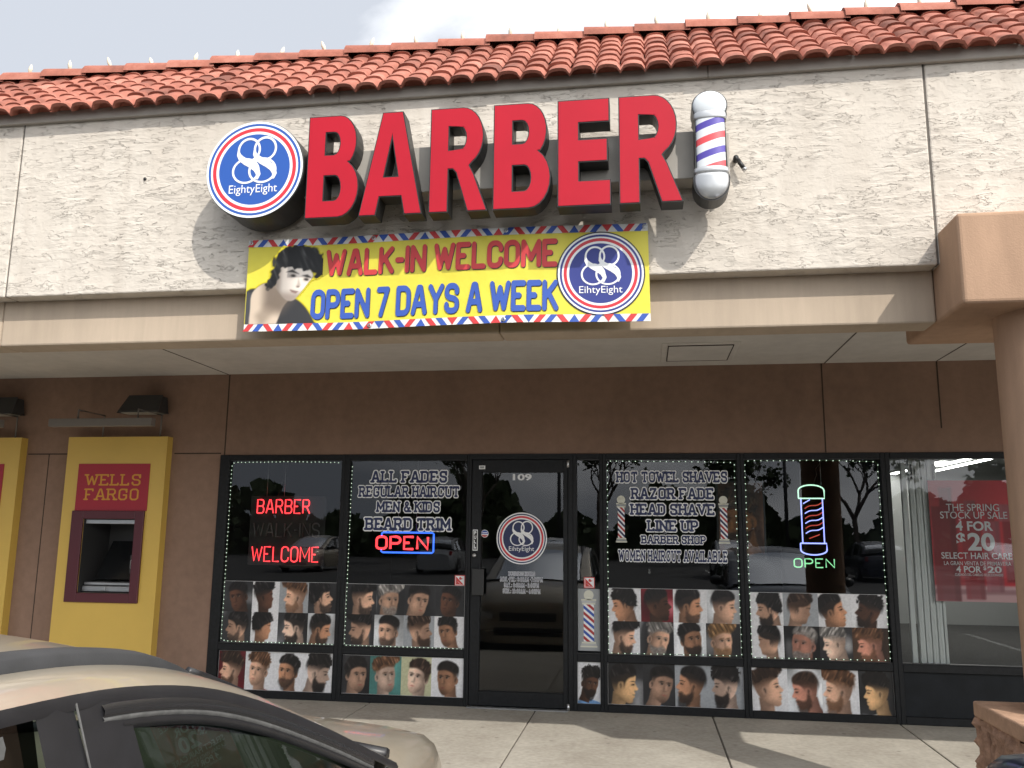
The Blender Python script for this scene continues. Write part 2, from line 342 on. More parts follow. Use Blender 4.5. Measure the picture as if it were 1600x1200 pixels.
GLY = {
 'A': (4.2, [[(0,0),(1.75,6),(2.45,6),(4.2,0)],[(.75,1.9),(3.45,1.9)]]),
 'B': (3.8, [[(0,0),(0,6),(2.9,6),(3.6,5.3),(3.6,3.8),(2.9,3.1),(0,3.1)],[(2.9,3.1),(3.8,2.3),(3.8,.8),(3,0),(0,0)]]),
 'C': (3.8, [[(3.8,4.3),(3.8,5.1),(2.9,6),(.9,6),(0,5.1),(0,.9),(.9,0),(2.9,0),(3.8,.9),(3.8,1.7)]]),
 'D': (3.8, [[(0,0),(0,6),(2.8,6),(3.8,5),(3.8,1),(2.8,0),(0,0)]]),
 'E': (3.5, [[(3.5,6),(0,6),(0,0),(3.5,0)],[(0,3.05),(2.0,3.05)]]),
 'F': (3.5, [[(3.5,6),(0,6),(0,0)],[(0,2.85),(1.8,2.85)]]),
 'G': (3.9, [[(3.8,4.4),(3.8,5.1),(2.9,6),(.9,6),(0,5.1),(0,.9),(.9,0),(2.9,0),(3.8,.9),(3.8,2.6),(2.3,2.6)]]),
 'H': (3.9, [[(0,0),(0,6)],[(3.9,0),(3.9,6)],[(0,3.1),(3.9,3.1)]]),
 'I': (0.01, [[(0,0),(0,6)]]),
 'K': (3.9, [[(0,0),(0,6)],[(3.7,6),(.3,2.7)],[(1.3,3.6),(3.9,0)]]),
 'L': (3.3, [[(0,6),(0,0),(3.3,0)]]),
 'M': (5.0, [[(0,0),(0,6),(2.5,1.6),(5,6),(5,0)]]),
 'N': (4.0, [[(0,0),(0,6),(4,0),(4,6)]]),
 'O': (3.8, [[(0,.9),(0,5.1),(.9,6),(2.9,6),(3.8,5.1),(3.8,.9),(2.9,0),(.9,0),(0,.9)]]),
 'P': (3.7, [[(0,0),(0,6),(2.8,6),(3.7,5.1),(3.7,3.5),(2.8,2.7),(0,2.7)]]),
 'R': (3.9, [[(0,0),(0,6),(2.8,6),(3.6,5.2),(3.6,3.8),(2.8,3.0),(0,3.0)],[(2.1,3.0),(3.9,0)]]),
 'S': (3.7, [[(3.6,4.5),(3.6,5.2),(2.8,6),(.8,6),(0,5.2),(0,3.9),(.8,3.2),(2.9,2.9),(3.7,2.2),(3.7,.8),(2.9,0),(.8,0),(0,.8),(0,1.5)]]),
 'T': (4.0, [[(0,6),(4,6)],[(2,6),(2,0)]]),
 'U': (3.9, [[(0,6),(0,.9),(.9,0),(3,0),(3.9,.9),(3.9,6)]]),
 'V': (4.2, [[(0,6),(2.1,.2),(4.2,6)]]),
 'W': (5.6, [[(0,6),(1.4,.2),(2.8,5),(4.2,.2),(5.6,6)]]),
 'Y': (4.1, [[(0,6),(2.05,2.9),(4.1,6)],[(2.05,2.9),(2.05,0)]]),
 'Z': (3.6, [[(0,6),(3.6,6),(0,0),(3.6,0)]]),
 '&': (4.2, [[(4.2,0),(.7,4.6),(.7,5.4),(1.3,6),(2.3,6),(2.8,5.4),(2.8,4.6),(.3,2.2),(.1,1.6),(.1,.8),(.8,0),(2.4,0),(4,2.4)]]),
 '-': (1.6, [[(0,2.9),(1.6,2.9)]]), '.': (0.3, [[(0,0),(.3,0)]]), ':': (0.3, [[(0,.6),(.3,.6)],[(0,3.6),(.3,3.6)]]),
 '0': (3.2, [[(0,.9),(0,5.1),(.9,6),(2.3,6),(3.2,5.1),(3.2,.9),(2.3,0),(.9,0),(0,.9)]]),
 '1': (1.2, [[(0,5),(1.2,6),(1.2,0)]]), '4': (3.4, [[(2.6,0),(2.6,6),(0,1.8),(3.4,1.8)]]),
 '6': (3.2, [[(3,5.2),(2.3,6),(.9,6),(0,5.1),(0,.9),(.9,0),(2.3,0),(3.2,.9),(3.2,2.5),(2.3,3.3),(0,3.3)]]),
 '7': (3.2, [[(0,6),(3.2,6),(1,0)]]),
 '8': (3.2, [[(.8,3.1),(0,3.9),(0,5.2),(.8,6),(2.4,6),(3.2,5.2),(3.2,3.9),(2.4,3.1),(.8,3.1),(0,2.3),(0,.8),(.8,0),(2.4,0),(3.2,.8),(3.2,2.3),(2.4,3.1)]]),
 '9': (3.2, [[(.2,.8),(.9,0),(2.3,0),(3.2,.9),(3.2,5.1),(2.3,6),(.9,6),(0,5.1),(0,3.5),(.9,2.7),(3.2,2.7)]]),
}
def round_stroke(st):
    out = [st[0]]
    for a, b, c in zip(st[:-2], st[1:-1], st[2:]):
        u = Vector((b[0]-a[0], b[1]-a[1])); v = Vector((c[0]-b[0], c[1]-b[1]))
        if u.length > 0 and v.length > 0 and 5 < math.degrees(u.angle(v)) < 62:
            k = .5; p = (b[0]-u.x/u.length*min(u.length*k, .8), b[1]-u.y/u.length*min(u.length*k, .8)); q = (b[0]+v.x/v.length*min(v.length*k, .8), b[1]+v.y/v.length*min(v.length*k, .8))
            out += [(p[0]*(1-t)**2+2*b[0]*t*(1-t)+q[0]*t*t, p[1]*(1-t)**2+2*b[1]*t*(1-t)+q[1]*t*t) for t in (0, .33, .67, 1)]
        else: out.append(b)
    return out+[st[-1]]
def glyph_segments(ch, serif):
    w, strokes = GLY[ch]; S = []
    if not serif: strokes = [round_stroke(s_) for s_ in strokes]
    for st in strokes:
        S += list(zip(st[:-1], st[1:]))
        if not serif: continue
        for e, d in ((st[0], st[1]), (st[-1], st[-2])):
            if e[1] in (0, 6):
                if abs(e[0]-d[0]) < abs(e[1]-d[1]): S.append(((e[0]-.85, e[1]), (e[0]+.85, e[1])))
                elif abs(e[1]-d[1]) < 1e-6 and ch in 'EFLTZ' and abs(e[0]) != 0 or (ch in 'TZ' and e[0] == 0 and e[1] == 6):
                    S.append((e, (e[0], e[1] + (.85 if e[1] == 0 else -.85))))
    if serif and ch in 'BDEFPRL':
        for z in (0, 6): S.append(((-.8, z), (0, z)))
    if serif and ch in 'CGS':
        S.append(((3.75, 4.3), (3.75, 6.0)))
    return w, S
def sdf_mesh(fn, x0, x1, z0, z1, nx, nz):
    """polygons covering the region fn < 0 (marching squares)"""
    X, Z = np.meshgrid(np.linspace(x0, x1, nx+1), np.linspace(z0, z1, nz+1)); D = fn(X, Z)
    V = []; F = []; key = {}
    def vid(p):
        k = (round(p[0], 6), round(p[1], 6))
        if k not in key: key[k] = len(V); V.append(k)
        return key[k]
    for i in range(nz):
        for j in range(nx):
            c = ((i,j),(i,j+1),(i+1,j+1),(i+1,j)); d = [D[q] for q in c]
            if min(d) >= 0: continue
            P = []
            for k in range(4):
                a, b = c[k], c[(k+1)%4]; da, db = D[a], D[b]
                if da < 0: P.append((X[a], Z[a]))
                if (da < 0) != (db < 0):
                    t = da/(da-db); P.append((X[a]+(X[b]-X[a])*t, Z[a]+(Z[b]-Z[a])*t))
            ids = []
            for p in P:
                q = vid(p)
                if q not in ids: ids.append(q)
            if len(ids) > 2: F.append(tuple(ids))
    return V, F
def seg_dist(X, Z, S):
    D = np.full(X.shape, 1e9)
    for (ax, az), (bx, bz) in S:
        dx, dz = bx-ax, bz-az; l = dx*dx+dz*dz
        t = np.clip(((X-ax)*dx+(Z-az)*dz)/max(l, 1e-9), 0, 1)
        D = np.minimum(D, np.hypot(X-ax-t*dx, Z-az-t*dz))
    return D
_gc = {}
def glyph_mesh(ch, serif, t):
    k = (ch, serif, t)
    if k not in _gc:
        w, S = glyph_segments(ch, serif)
        fn = lambda X, Z: np.maximum(seg_dist(X, Z, S) - t, np.maximum(Z - 6 - t, -Z - t))
        _gc[k] = sdf_mesh(fn, -2.4, w+2.4, -1.4, 7.4, max(10, int((w+4.8)*3.4)), 30)
    return _gc[k]
def slab_text(mb, s, x0, x1, z0, z1, y, t=.62, mi=0, serif=True, gap=None, ref=.62, fn=None):
    """block letters with slab serifs, filling the box (the box is measured on letters of weight ref)"""
    gap = ((3.1 if len(s) > 20 else 2.5) if serif else 1.6) if gap is None else gap
    pos = []; x = 0
    for ch in s:
        if ch == ' ': x += 2.2; continue
        pos.append((ch, x)); x += GLY[ch][0] + gap
    W = pos[-1][1] + GLY[pos[-1][0]][0]; e = .85 if serif else 0
    sx = (x1-x0)/(W+2*ref+2*e*.8); sz = (z1-z0)/(6+2*ref)
    for ch, px in pos:
        v, f = glyph_mesh(ch, serif, t)
        P = [(x0+(px+p[0]+ref+e*.8)*sx, y, z0+(p[1]+ref)*sz) for p in v]
        mb.add([fn(p) for p in P] if fn else P, f, mi)
def neon_text(mb, s, x0, x1, z0, z1, y, r, mi=0, gap=1.5):
    pos = []; x = 0
    for ch in s: pos.append((ch, x)); x += GLY[ch][0] + gap
    W = pos[-1][1] + GLY[pos[-1][0]][0]; sx = (x1-x0)/W; sz = (z1-z0)/6
    for ch, px in pos:
        for st in map(round_stroke, GLY[ch][1]): mb.tube([(x0+(px+a)*sx, y, z0+b*sz) for a, b in st], r, 6, mi)
def loops_solid(name, loops, depth, y, mats, parent, face_inset=0.0):
    """solid letter from outline loops (outer and holes) in xz: front at y, going back by depth"""
    c = bpy.data.curves.new(name, 'CURVE'); c.dimensions = '2D'; c.fill_mode = 'BOTH'; c.extrude = depth/2; c.offset = -face_inset
    for lp in loops:
        sp = c.splines.new('POLY'); sp.points.add(len(lp)-1); sp.use_cyclic_u = True
        for q, p in zip(sp.points, lp): q.co = (p[0], p[1], 0, 1)
    o = bpy.data.objects.new(name, c); COL.objects.link(o); bpy.context.view_layer.update()
    me = bpy.data.meshes.new_from_object(o.evaluated_get(bpy.context.evaluated_depsgraph_get()))
    v = [(p.co.x, y + depth/2 - p.co.z, p.co.y) for p in me.vertices]; f = [tuple(p.vertices) for p in me.polygons]
    bpy.data.objects.remove(o); bpy.data.curves.remove(c); bpy.data.meshes.remove(me)
    mb = MB(); mb.add(v, f); return mb.build(name, mats, parent)
def arc(cx, cz, rx, rz, a0, a1, n=12):
    return [(cx+rx*math.cos(math.radians(a0+(a1-a0)*k/n)), cz+rz*math.sin(math.radians(a0+(a1-a0)*k/n))) for k in range(n+1)]
def annulus(mb, cx, cz, r0, r1, y, mi=0, n=64):
    V = []
    for k in range(n):
        a = 2*math.pi*k/n; V += [(cx+r0*math.cos(a), y, cz+r0*math.sin(a)), (cx+r1*math.cos(a), y, cz+r1*math.sin(a))]
    if r0 <= 0:
        for k in range(5): annulus(mb, cx, cz, max(r1*k/5, r1*.002), r1*(k+1)/5, y, mi, n)
    elif False: mb.add([(cx+r1*math.cos(2*math.pi*k/n), y, cz+r1*math.sin(2*math.pi*k/n)) for k in range(n)], [tuple(range(n))], mi)
    else: mb.add(V, [(2*k, 2*k+1, (2*k+3)%(2*n), (2*k+2)%(2*n)) for k in range(n)], mi)

def emblem_fn(X, Z):
    """two interlaced figure eights: thin loops and a swelling S stroke each"""
    D = np.full(X.shape, 9.0)
    for dx, top, low in ((0.0, (-.135, .475, .235, .27), (-.185, -.035, .285, .285)), (.36, (-.135, .49, .235, .27), (-.175, -.035, .29, .285))):
        for cx, cz, rx, rz in (top, low):
            q = np.hypot((X-dx-cx)/rx, (Z-cz)/rz); D = np.minimum(D, np.abs(q-1)*min(rx, rz) - .024)
        pts = [(-.375,.46),(-.36,.36),(-.30,.27),(-.19,.185),(-.06,.10),(.05,.0),(.10,-.12),(.075,-.25)]
        wd = [.022,.045,.066,.076,.074,.066,.05,.022]
        for i in range(len(pts)-1):
            for k in range(6):
                t = k/6; px = pts[i][0]*(1-t)+pts[i+1][0]*t+dx; pz = pts[i][1]*(1-t)+pts[i+1][1]*t; w = wd[i]*(1-t)+wd[i+1]*t
                D = np.minimum(D, np.hypot(X-px, Z-pz) - w)
    return D
_emb = sdf_mesh(emblem_fn, -.6, .6, -.45, .85, 90, 96)
def logo(parent, cx, cz, r, y, word, blues, fn=None, name='logo', back=None):
    """round emblem: rings, interlaced eights and the word; blues = (ring blue, field blue)"""
    mb = MB(); e = r*0.004
    rings = [(0, .735, 1), (.735, .79, 0), (.79, .865, 2), (.865, .905, 0), (.905, .955, 3), (.955, 1.0, 0)]
    for a, b, mi in rings: annulus(mb, cx, cz, a*r, b*r, y, mi)
    mb.add([(cx+p[0]*r*.93, y-.002, cz+p[1]*r*.86+.0*r) for p in _emb[0]], _emb[1], 0)
    fit_text(mb, word, cx-.50*r, cx+.50*r, cz-.54*r, cz-.315*r, y-.002, 0.0)
    if fn: mb.v = [fn(p) for p in mb.v]
    return mb.build(name, ['white', blues[1], 'signred', blues[0]], parent)

# ------------------------------------------------------------------ printed portraits (vertex colours on a fine grid)
def sdpoly(X, Y, P):
    P = np.array(P, float); n = len(P); D = np.full(X.shape, 1e9); S = np.ones(X.shape)
    for i in range(n):
        j = (i-1) % n; e = P[j]-P[i]; wx = X-P[i,0]; wy = Y-P[i,1]
        t = np.clip((wx*e[0]+wy*e[1])/max(e@e, 1e-12), 0, 1); D = np.minimum(D, (wx-e[0]*t)**2+(wy-e[1]*t)**2)
        c1 = Y >= P[i,1]; c2 = Y < P[j,1]; c3 = e[0]*wy > e[1]*wx
        fl = (c1 & c2 & c3) | (~c1 & ~c2 & ~c3); S = np.where(fl, -S, S)
    return S*np.sqrt(D)
def vnoise(X, Y, sx, sy, r):
    n = 48; T = r.random((n, n)); x = X*sx+13; y = Y*sy+17; i = np.floor(x).astype(int); j = np.floor(y).astype(int); a = x-i; b = y-j
    a = a*a*(3-2*a); b = b*b*(3-2*b); g = lambda p, q: T[p % n, q % n]
    return (g(i,j)*(1-a)+g(i+1,j)*a)*(1-b)+(g(i,j+1)*(1-a)+g(i+1,j+1)*a)*b
def sst(a, b, x):
    t = np.clip((x-a)/(b-a), 0, 1); return t*t*(3-2*t)
def spline(P, n=5):
    P = [np.array(p, float) for p in P]; out = []; m = len(P)
    for i in range(m):
        a, b, c, d = P[i-1], P[i], P[(i+1)%m], P[(i+2)%m]
        for k in range(n):
            t = k/n; out.append(.5*((2*b)+(-a+c)*t+(2*a-5*b+4*c-d)*t*t+(-a+3*b-3*c+d)*t**3))
    return out
SKIN = {'d': (92,62,48), 'm': (150,106,80), 't': (186,138,108), 'l': (214,172,146), 'p': (230,198,178), 'y': (222,180,132), 'r': (200,142,122)}
HAIR = {'k': (24,21,21), 'b': (52,37,29), 'n': (96,66,46), 'o': (128,96,62), 'g': (128,124,120)}
BACK = {'w': (226,226,228), 'g': (190,192,194), 'a': (160,164,168), 'd': (46,46,48), 'k': (24,24,26), 't': (168,138,108), 'e': (84,140,134), 'r': (96,26,34), 'c': (196,196,160), 'b': (66,50,40)}
CLOTH = {'k': (30,30,34), 'w': (208,206,204), 'r': (140,44,56), 'y': (214,176,50), 'o': (222,138,48), 'b': (110,150,196), 'n': (40,48,66), 'g': (96,98,106), 's': (178,96,116)}
def portrait(spec, seed, W=40, H=44, asp=1.0):
    """spec: facing(L/R) view(P profile, T three-quarter, B from behind) skin hair back beard(0-3) style(0-4) cloth; returns HxWx3 linear"""
    r = np.random.default_rng(seed); d = 1 if spec[0] == 'R' else -1; view = spec[1]
    sk = np.array(SKIN[spec[2]], float); hr = np.array(HAIR[spec[3]], float); bk = np.array(BACK[spec[4]], float); beard = int(spec[5]); style = int(spec[6]); cl = np.array(CLOTH[spec[7]], float)
    X0, Y = np.meshgrid(np.linspace(-1, 1, W), np.linspace(-asp, asp, H)); tilt = r.uniform(-.20, .20); s = r.uniform(1.26, 1.42)*(.86+.16*asp)
    X0 = (X0 - r.uniform(-.14, .14))/s; Y = (Y + r.uniform(-.05, .05))/s + .10
    X = X0*d; xr = X*math.cos(tilt)-Y*math.sin(tilt); yr = X*math.sin(tilt)+Y*math.cos(tilt); A = .027
    img = np.ones((H, W, 3))*bk
    nb = vnoise(X0+seed, Y, 1.4, .9, r)
    if spec[4] in 'dkgbre': img = img*(0.62+.85*nb[..., None]); img += (np.clip(nb-.72, 0, 1)*420)[..., None]*np.array([1, 1, .98])
    else: img = img*(0.96+.06*nb[..., None])
    def over(mask, col):
        nonlocal img
        m = np.clip(mask, 0, 1)[..., None]; img = img*(1-m)+col*m
    cov = lambda D, a=A: sst(a, -a, D)
    # shoulders and neck
    D = sdpoly(X, Y, spline([(-1.3,-1.6),(-1.1,-1.05),(-.55,-.84),(-.2,-.74),(.2,-.82),(.62,-1.0),(.85,-1.6)]))
    over(cov(D), cl*(0.8+.4*vnoise(X, Y, 3, 3, r)[..., None]))
    neck = sdpoly(xr, yr, [(-.40,-.2),(-.42,-.6),(-.52,-.9),(.08,-.98),(.12,-.62),(.16,-.3)])
    over(cov(neck), sk*(.58+.28*sst(-.45,.05,xr)-.22*sst(-.75,-.45,yr)*sst(-.3,.0,xr))[..., None])
    if view == 'T': face = spline([(-.36,.5),(-.42,.15),(-.36,-.2),(-.22,-.45),(.06,-.64),(.24,-.62),(.38,-.4),(.42,-.12),(.46,.08),(.42,.42),(.2,.7),(-.1,.72)])
    elif view == 'P': face = spline([(-.5,.35),(-.4,-.1),(-.22,-.35),(.12,-.58),(.30,-.62),(.41,-.55),(.41,-.45),(.47,-.36),(.45,-.29),(.485,-.22),(.45,-.15),(.59,-.06),(.50,.09),(.45,.2),(.47,.4),(.36,.66),(.05,.8),(-.3,.7)], 4)
    else: face = spline([(-.5,.35),(-.42,-.1),(-.3,-.4),(.05,-.52),(.28,-.48),(.33,-.36),(.36,-.2),(.43,-.06),(.38,.06),(.41,.24),(.36,.5),(.05,.8),(-.3,.7)])
    DF = sdpoly(xr, yr, face)
    lit = .66+.46*sst(-.42, .30, xr)*(1 if r.random() < .7 else -.5)-.26*sst(-.25, -.62, yr)+.10*(vnoise(X, Y, 4, 4, r)-.5)+(.0 if d else 0)
    lit = lit + max(0, .86-lit[H//3:2*H//3, W//3:2*W//3].mean())
    over(cov(DF), np.clip(sk*lit[..., None]*np.array([1.0, .985, .97]), 0, 255))
    if view == 'T':   # cheek and socket modelling, features
        over(.55*np.exp(-(((xr+.0)/.13)**2+((yr-.14)/.075)**2)), sk*.42); over(.55*np.exp(-(((xr-.30)/.10)**2+((yr-.14)/.075)**2)), sk*.42); over(.42*cov(DF)*sst(-.02, -.36, xr), sk*.5); over(.30*np.exp(-(((xr+.10)/.14)**2+((yr+.12)/.14)**2)), np.clip(sk*1.12, 0, 255))
        over(.35*np.exp(-(((xr-.22)/.05)**2+((yr+.0)/.20)**2)), np.clip(sk*1.18, 0, 255)); over(.6*np.exp(-(((xr-.13)/.045)**2+((yr+.06)/.13)**2)), sk*.5)
        for ex in (.0, .30):
            over(.45*cov(np.hypot((xr-ex)/2.6, yr-.10)-.030, .02), np.array((190, 182, 176.))); over(.95*cov(np.hypot((xr-ex-.02)/1.2, yr-.105)-.034, .02), np.array((30, 24, 22.))); over(.7*cov(np.hypot((xr-ex)/3.4, yr-.135)-.016, .02), np.array((30, 24, 22.)))
            over(.9*cov(sdpoly(xr, yr, [(ex-.13,.175),(ex-.02,.225),(ex+.11,.215),(ex+.0,.180)]), .03), hr*.8)
        over(.55*cov(np.hypot((xr-.21)/2.2, yr+.16)-.02, .03), sk*.45)
        over(.75*cov(np.hypot((xr-.19)/3.0, yr+.33)-.026, .03), np.array((150, 78, 74.))*(sk.mean()/170)); over(.4*cov(np.hypot((xr-.19)/2.2, yr+.42)-.02, .03), sk*.55)
        ear = (-.40, .0)
    else:
        ear = (-.13, .02)
        if view == 'P':
            over(.35*np.exp(-(((xr-.36)/.09)**2+((yr-.11)/.07)**2)), sk*.5)
            over(.95*cov(sdpoly(xr, yr, [(.30,.10),(.42,.14),(.43,.09),(.34,.07)]), .02), np.array((28, 22, 20.)))
            over(.95*cov(sdpoly(xr, yr, [(.24,.20),(.38,.25),(.47,.21),(.38,.21)]), .022), hr*.8)
            over(.6*cov(np.hypot((xr-.47)/2, yr+.13)-.015, .03), sk*.4); over(.75*cov(np.hypot((xr-.42)/2.2, yr+.29)-.018, .02), sk*.45)
    over(cov(np.hypot((xr-ear[0])/.60, yr-ear[1])-.17), sk*.80); over(.9*cov(np.hypot((xr-ear[0]-.015)/.5, yr-ear[1]-.01)-.10, .04), sk*.45); over((.9 if view == 'B' else 0)*cov(sdpoly(xr, yr, [(.24,.18),(.40,.22),(.40,.17)]), .03), hr*.8); over(.7*cov(np.hypot((xr-ear[0]+.02)/.35, yr-ear[1]+.05)-.06, .03), sk*.9)
    # faded sides, then the hair on top
    grain = vnoise(X, Y, 16, 16, r); streak = vnoise(X+.5*Y, Y-.35*X, 15, 3.5, r)
    if view == 'T': side = spline([(-.48,.62),(-.50,.1),(-.40,-.12),(-.30,.06),(-.24,.3),(.1,.44),(.46,.42),(.40,.7),(0,.86)])
    elif view == 'P': side = spline([(-.58,.45),(-.56,.05),(-.40,-.3),(-.26,-.16),(-.20,.14),(-.02,.16),(.02,-.1),(.08,.18),(.2,.34),(.44,.46),(.40,.72),(0,.88),(-.4,.8)])
    else: side = spline([(-.58,.45),(-.56,.05),(-.42,-.36),(-.2,-.40),(-.12,.1),(.1,.2),(.3,.3),(.40,.46),(.36,.75),(0,.88),(-.4,.8)])
    lo = {0: -.25, 1: .0, 2: .05, 3: -.3, 4: -.05}[style]
    fade = sst(lo, lo+.5, yr)*cov(sdpoly(xr, yr, side), .05)*(.86+.14*grain)
    over(fade*.95, hr*(.7+.5*grain)[..., None])
    rough = .10*(vnoise(X, Y, 6, 6, r)-.5)+.09*(grain-.5)
    if style == 0: top = [(-.52,.3),(-.53,.62),(-.3,.86),(.05,.92),(.36,.80),(.46,.5),(.3,.46),(0,.5),(-.3,.36)]
    elif style == 1: top = [(-.50,.38),(-.54,.72),(-.3,1.0),(.1,1.08),(.46,.96),(.60,.66),(.46,.44),(.2,.52),(-.1,.46),(-.34,.34)]
    elif style == 2: top = [(-.52,.36),(-.52,.78),(-.1,.98),(.35,1.06),(.72,.88),(.66,.62),(.46,.5),(.2,.55),(-.1,.48),(-.34,.34)]
    elif style == 3: top = [(-.56,.0),(-.60,.5),(-.4,.85),(.0,.95),(.36,.84),(.52,.5),(.36,.36),(.1,.4),(-.05,.1),(-.3,-.02)]
    else: top = [(-.50,.36),(-.50,.6),(-.28,.78),(.06,.84),(.34,.74),(.44,.5),(.2,.56),(-.1,.52),(-.34,.36)]
    amp = {0: .7, 1: 1.5, 2: .9, 3: 1.0, 4: .2}[style]
    over(cov(sdpoly(xr, yr, spline(top))+rough*amp, .045), np.clip(hr[None, None]*(.62+.85*streak**1.6)[..., None]+(np.clip(streak-.72, 0, 1)*120*(style != 4))[..., None], 0, 255))
    if beard:
        if view == 'T': bp = spline([(-.38,-.08),(-.30,-.2),(-.02,-.28),(.1,-.22),(.28,-.22),(.38,-.28),(.38,-.5),(.2,-.70-.06*beard),(0,-.68-.05*beard),(-.26,-.46)])
        else: bp = spline([(-.06,-.06),(.03,-.2),(.16,-.30),(.34,-.24),(.47,-.22),(.46,-.32),(.46,-.5),(.36,-.70-.07*beard),(.05,-.62-.05*beard),(-.14,-.36)])
        over(cov(sdpoly(xr, yr, bp)+.5*rough, .06)*(.45+.17*beard)*(.8+.2*grain), hr*(.75+.4*grain)[..., None])
    img *= .94+.10*vnoise(X0, Y, 20, 20, r)[..., None]
    c = np.clip(img, 0, 255)/255.0
    return np.where(c <= .04045, c/12.92, ((c+.055)/1.055)**2.4)
def print_grid(name, arr, x0, x1, z0, z1, y, parent, fn=None, mname='photo', mask=None):
    """a printed picture: one flat sheet whose colours sit on its vertices (row 0 is the bottom)"""
    H, W, _ = arr.shape; xs = np.linspace(x0, x1, W); zs = np.linspace(z0, z1, H)
    V = [(xs[j], y, zs[i]) for i in range(H) for j in range(W)]
    if fn: V = [fn(p) for p in V]
    F = [(i*W+j, i*W+j+1, (i+1)*W+j+1, (i+1)*W+j) for i in range(H-1) for j in range(W-1) if mask is None or mask[i, j] or mask[i+1, j] or mask[i, j+1] or mask[i+1, j+1]]
    me = bpy.data.meshes.new(name); me.from_pydata(V, [], F); me.materials.append(M[mname])
    at = me.color_attributes.new('print', 'FLOAT_COLOR', 'POINT')
    at.data.foreach_set('color', np.concatenate([arr.reshape(-1, 3), np.ones((H*W, 1))], 1).astype(np.float32).ravel())
    o = bpy.data.objects.new(name, me); COL.objects.link(o); o.parent = parent; return o

# ================================================================== THE SETTING
def struct(name, mb, m):
    return tag(mb.build(name, m), kind='structure')
g = MB(); g.quad((-160,-160,-.15), (160,-160,-.15), (160,-3.80,-.15), (-160,-3.80,-.15)); struct('parking_lot', g, 'asphalt')
# sidewalk slabs with open joints between them, and a kerb step
sw = MB(); xs = [-14.85,-13.31,-11.77,-10.23,-8.69,-7.15,-5.61,-4.07,-2.53,-.99,.555,2.095,3.64,5.18,6.72,8.26,9.8]
for a, b in zip(xs[:-1], xs[1:]): sw.box(a+.006, b-.006, -3.62, -.004, -.15, 0)
sw.box(xs[0], xs[-1], -3.80, -3.626, -.15, 0, 0)
o = struct('sidewalk', sw, ['concrete']); bevel(o, .006, 2)
sb = MB(); sb.box(xs[0], xs[-1], -3.70, 9, -.16, -.012); struct('ground', sb, 'jointgrey')
ln = MB()
for k in range(-4, 6):
    x = .18+2.75*k; ln.quad((x-.05,-8.9,-.146), (x+.05,-8.9,-.146), (x+.05,-3.95,-.146), (x-.05,-3.95,-.146))
    for y in (-31.5,): ln.quad((x-.05,y-5,-.146), (x+.05,y-5,-.146), (x+.05,y,-.146), (x-.05,y,-.146))
struct('parking_markings', ln, 'paintline')

# ================================================================== THE BUILDING
B = thing('strip_mall_building', 'long stucco strip mall front with red clay tile roof over a recessed brown wall', 'building')
XL, XR = -14.8, 9.8
w = MB()                                        # brown wall, left of the shopfront, with openings for two cash machines
ATM = [(0.0,), (-1.615,)]
holes = [(-5.515+dx[0], -4.955+dx[0]) for dx in ATM][::-1]
xcur = XL
for a, b in holes:
    w.box(xcur, a, 0, .3, 0, 3.2); w.box(a, b, 0, .3, 0, .935); w.box(a, b, 0, .3, 1.65, 3.2); xcur = b
w.box(xcur, -4.16, 0, .3, 0, 3.2)
w.box(-4.16, 6.9, 0, .3, 2.288, 3.2); w.box(6.9, XR, 0, .3, 0, 3.2)
w.build('wall', 'brown', B)
def cj(*a): j = MB(); j.box(*a); j.build('control_joint', 'joint', B)
for x in (-4.122, 1.612, 2.60): cj(x-.006, x+.006, -.0025, .01, 2.29 if x != 2.60 else 2.5, 3.10)
for x in (-6.045, -7.66, -9.3, -11, -12.7): cj(x-.004, x+.004, -.0025, .01, 0, 2.30)
for a, b in ((XL, -6.37), (-6.285, -5.77), (-4.66, -4.16)): cj(a, b, -.003, .01, 2.300, 2.311)
for x in (-9.9, -7.0): cj(x-.006, x+.006, -.0025, .01, 2.312, 3.10)
s = MB(); s.box(XL, XR, -2.745, -.001, 3.104, 3.2)
sf = s.build('soffit', 'soffit', B)
for x in (-4.135, 1.64, 2.60, -7.0): j = MB(); j.box(x-.005, x+.005, -2.74, -.003, 3.1012, 3.11); j.build('soffit_joint', 'joint', sf)
h = MB(); h.box(.165, .80, -.99, -.25, 3.094, 3.11); h.box(.22, .745, -.93, -.31, 3.088, 3.10)
bevel(h.build('access_hatch', 'soffit', sf), .008, 2)
j = MB()
for a, b, c, d in ((.215,.222,-.935,-.305), (.743,.75,-.935,-.305)): j.box(a, b, c, d, 3.0865, 3.0935)
for a, b in ((-.935,-.928), (-.312,-.305)): j.box(.222, .743, a, b, 3.0865, 3.0935)
j.build('hatch_gap', 'joint', sf)
bm_ = MB()
for a, b in ((XL, -7.9), (-7.895, -4.262), (-4.257, -.86), (-.857, 1.655), (2.665, XR)): bm_.box(a, b, -2.96, -2.745, 2.75, 3.12)
bevel(bm_.build('beam', 'beam', B), .012, 2)
p = MB()
edges = [XL, -10.0, -4.160, 1.650, 7.4, XR]
for a, b in zip(edges[:-1], edges[1:]): p.box(a+.005, b-.005, -3.08, -2.93, 3.055, 4.37)
bevel(p.build('stucco_panel', 'stucco', B), .009, 2)
p = MB(); p.box(XL, XR, -2.93, -2.75, 3.12, 4.37); p.build('parapet_core', 'jointgrey', B)
for x in (1.650, -4.160):
    j = MB(); j.box(x-.005, x+.005, -3.073, -3.02, 3.06, 4.36); j.build('panel_joint', 'jointgrey', B)
e = MB()
eb = [XL, -10.1, -7.4, -4.55, -1.9, .42, 3.2, 6.0, XR]
for a, b in zip(eb[:-1], eb[1:]): e.box(a+.001, b-.001, -3.112, -3.081, 4.268, 4.345)
bevel(e.build('eave_board', 'board', B), .004, 1)

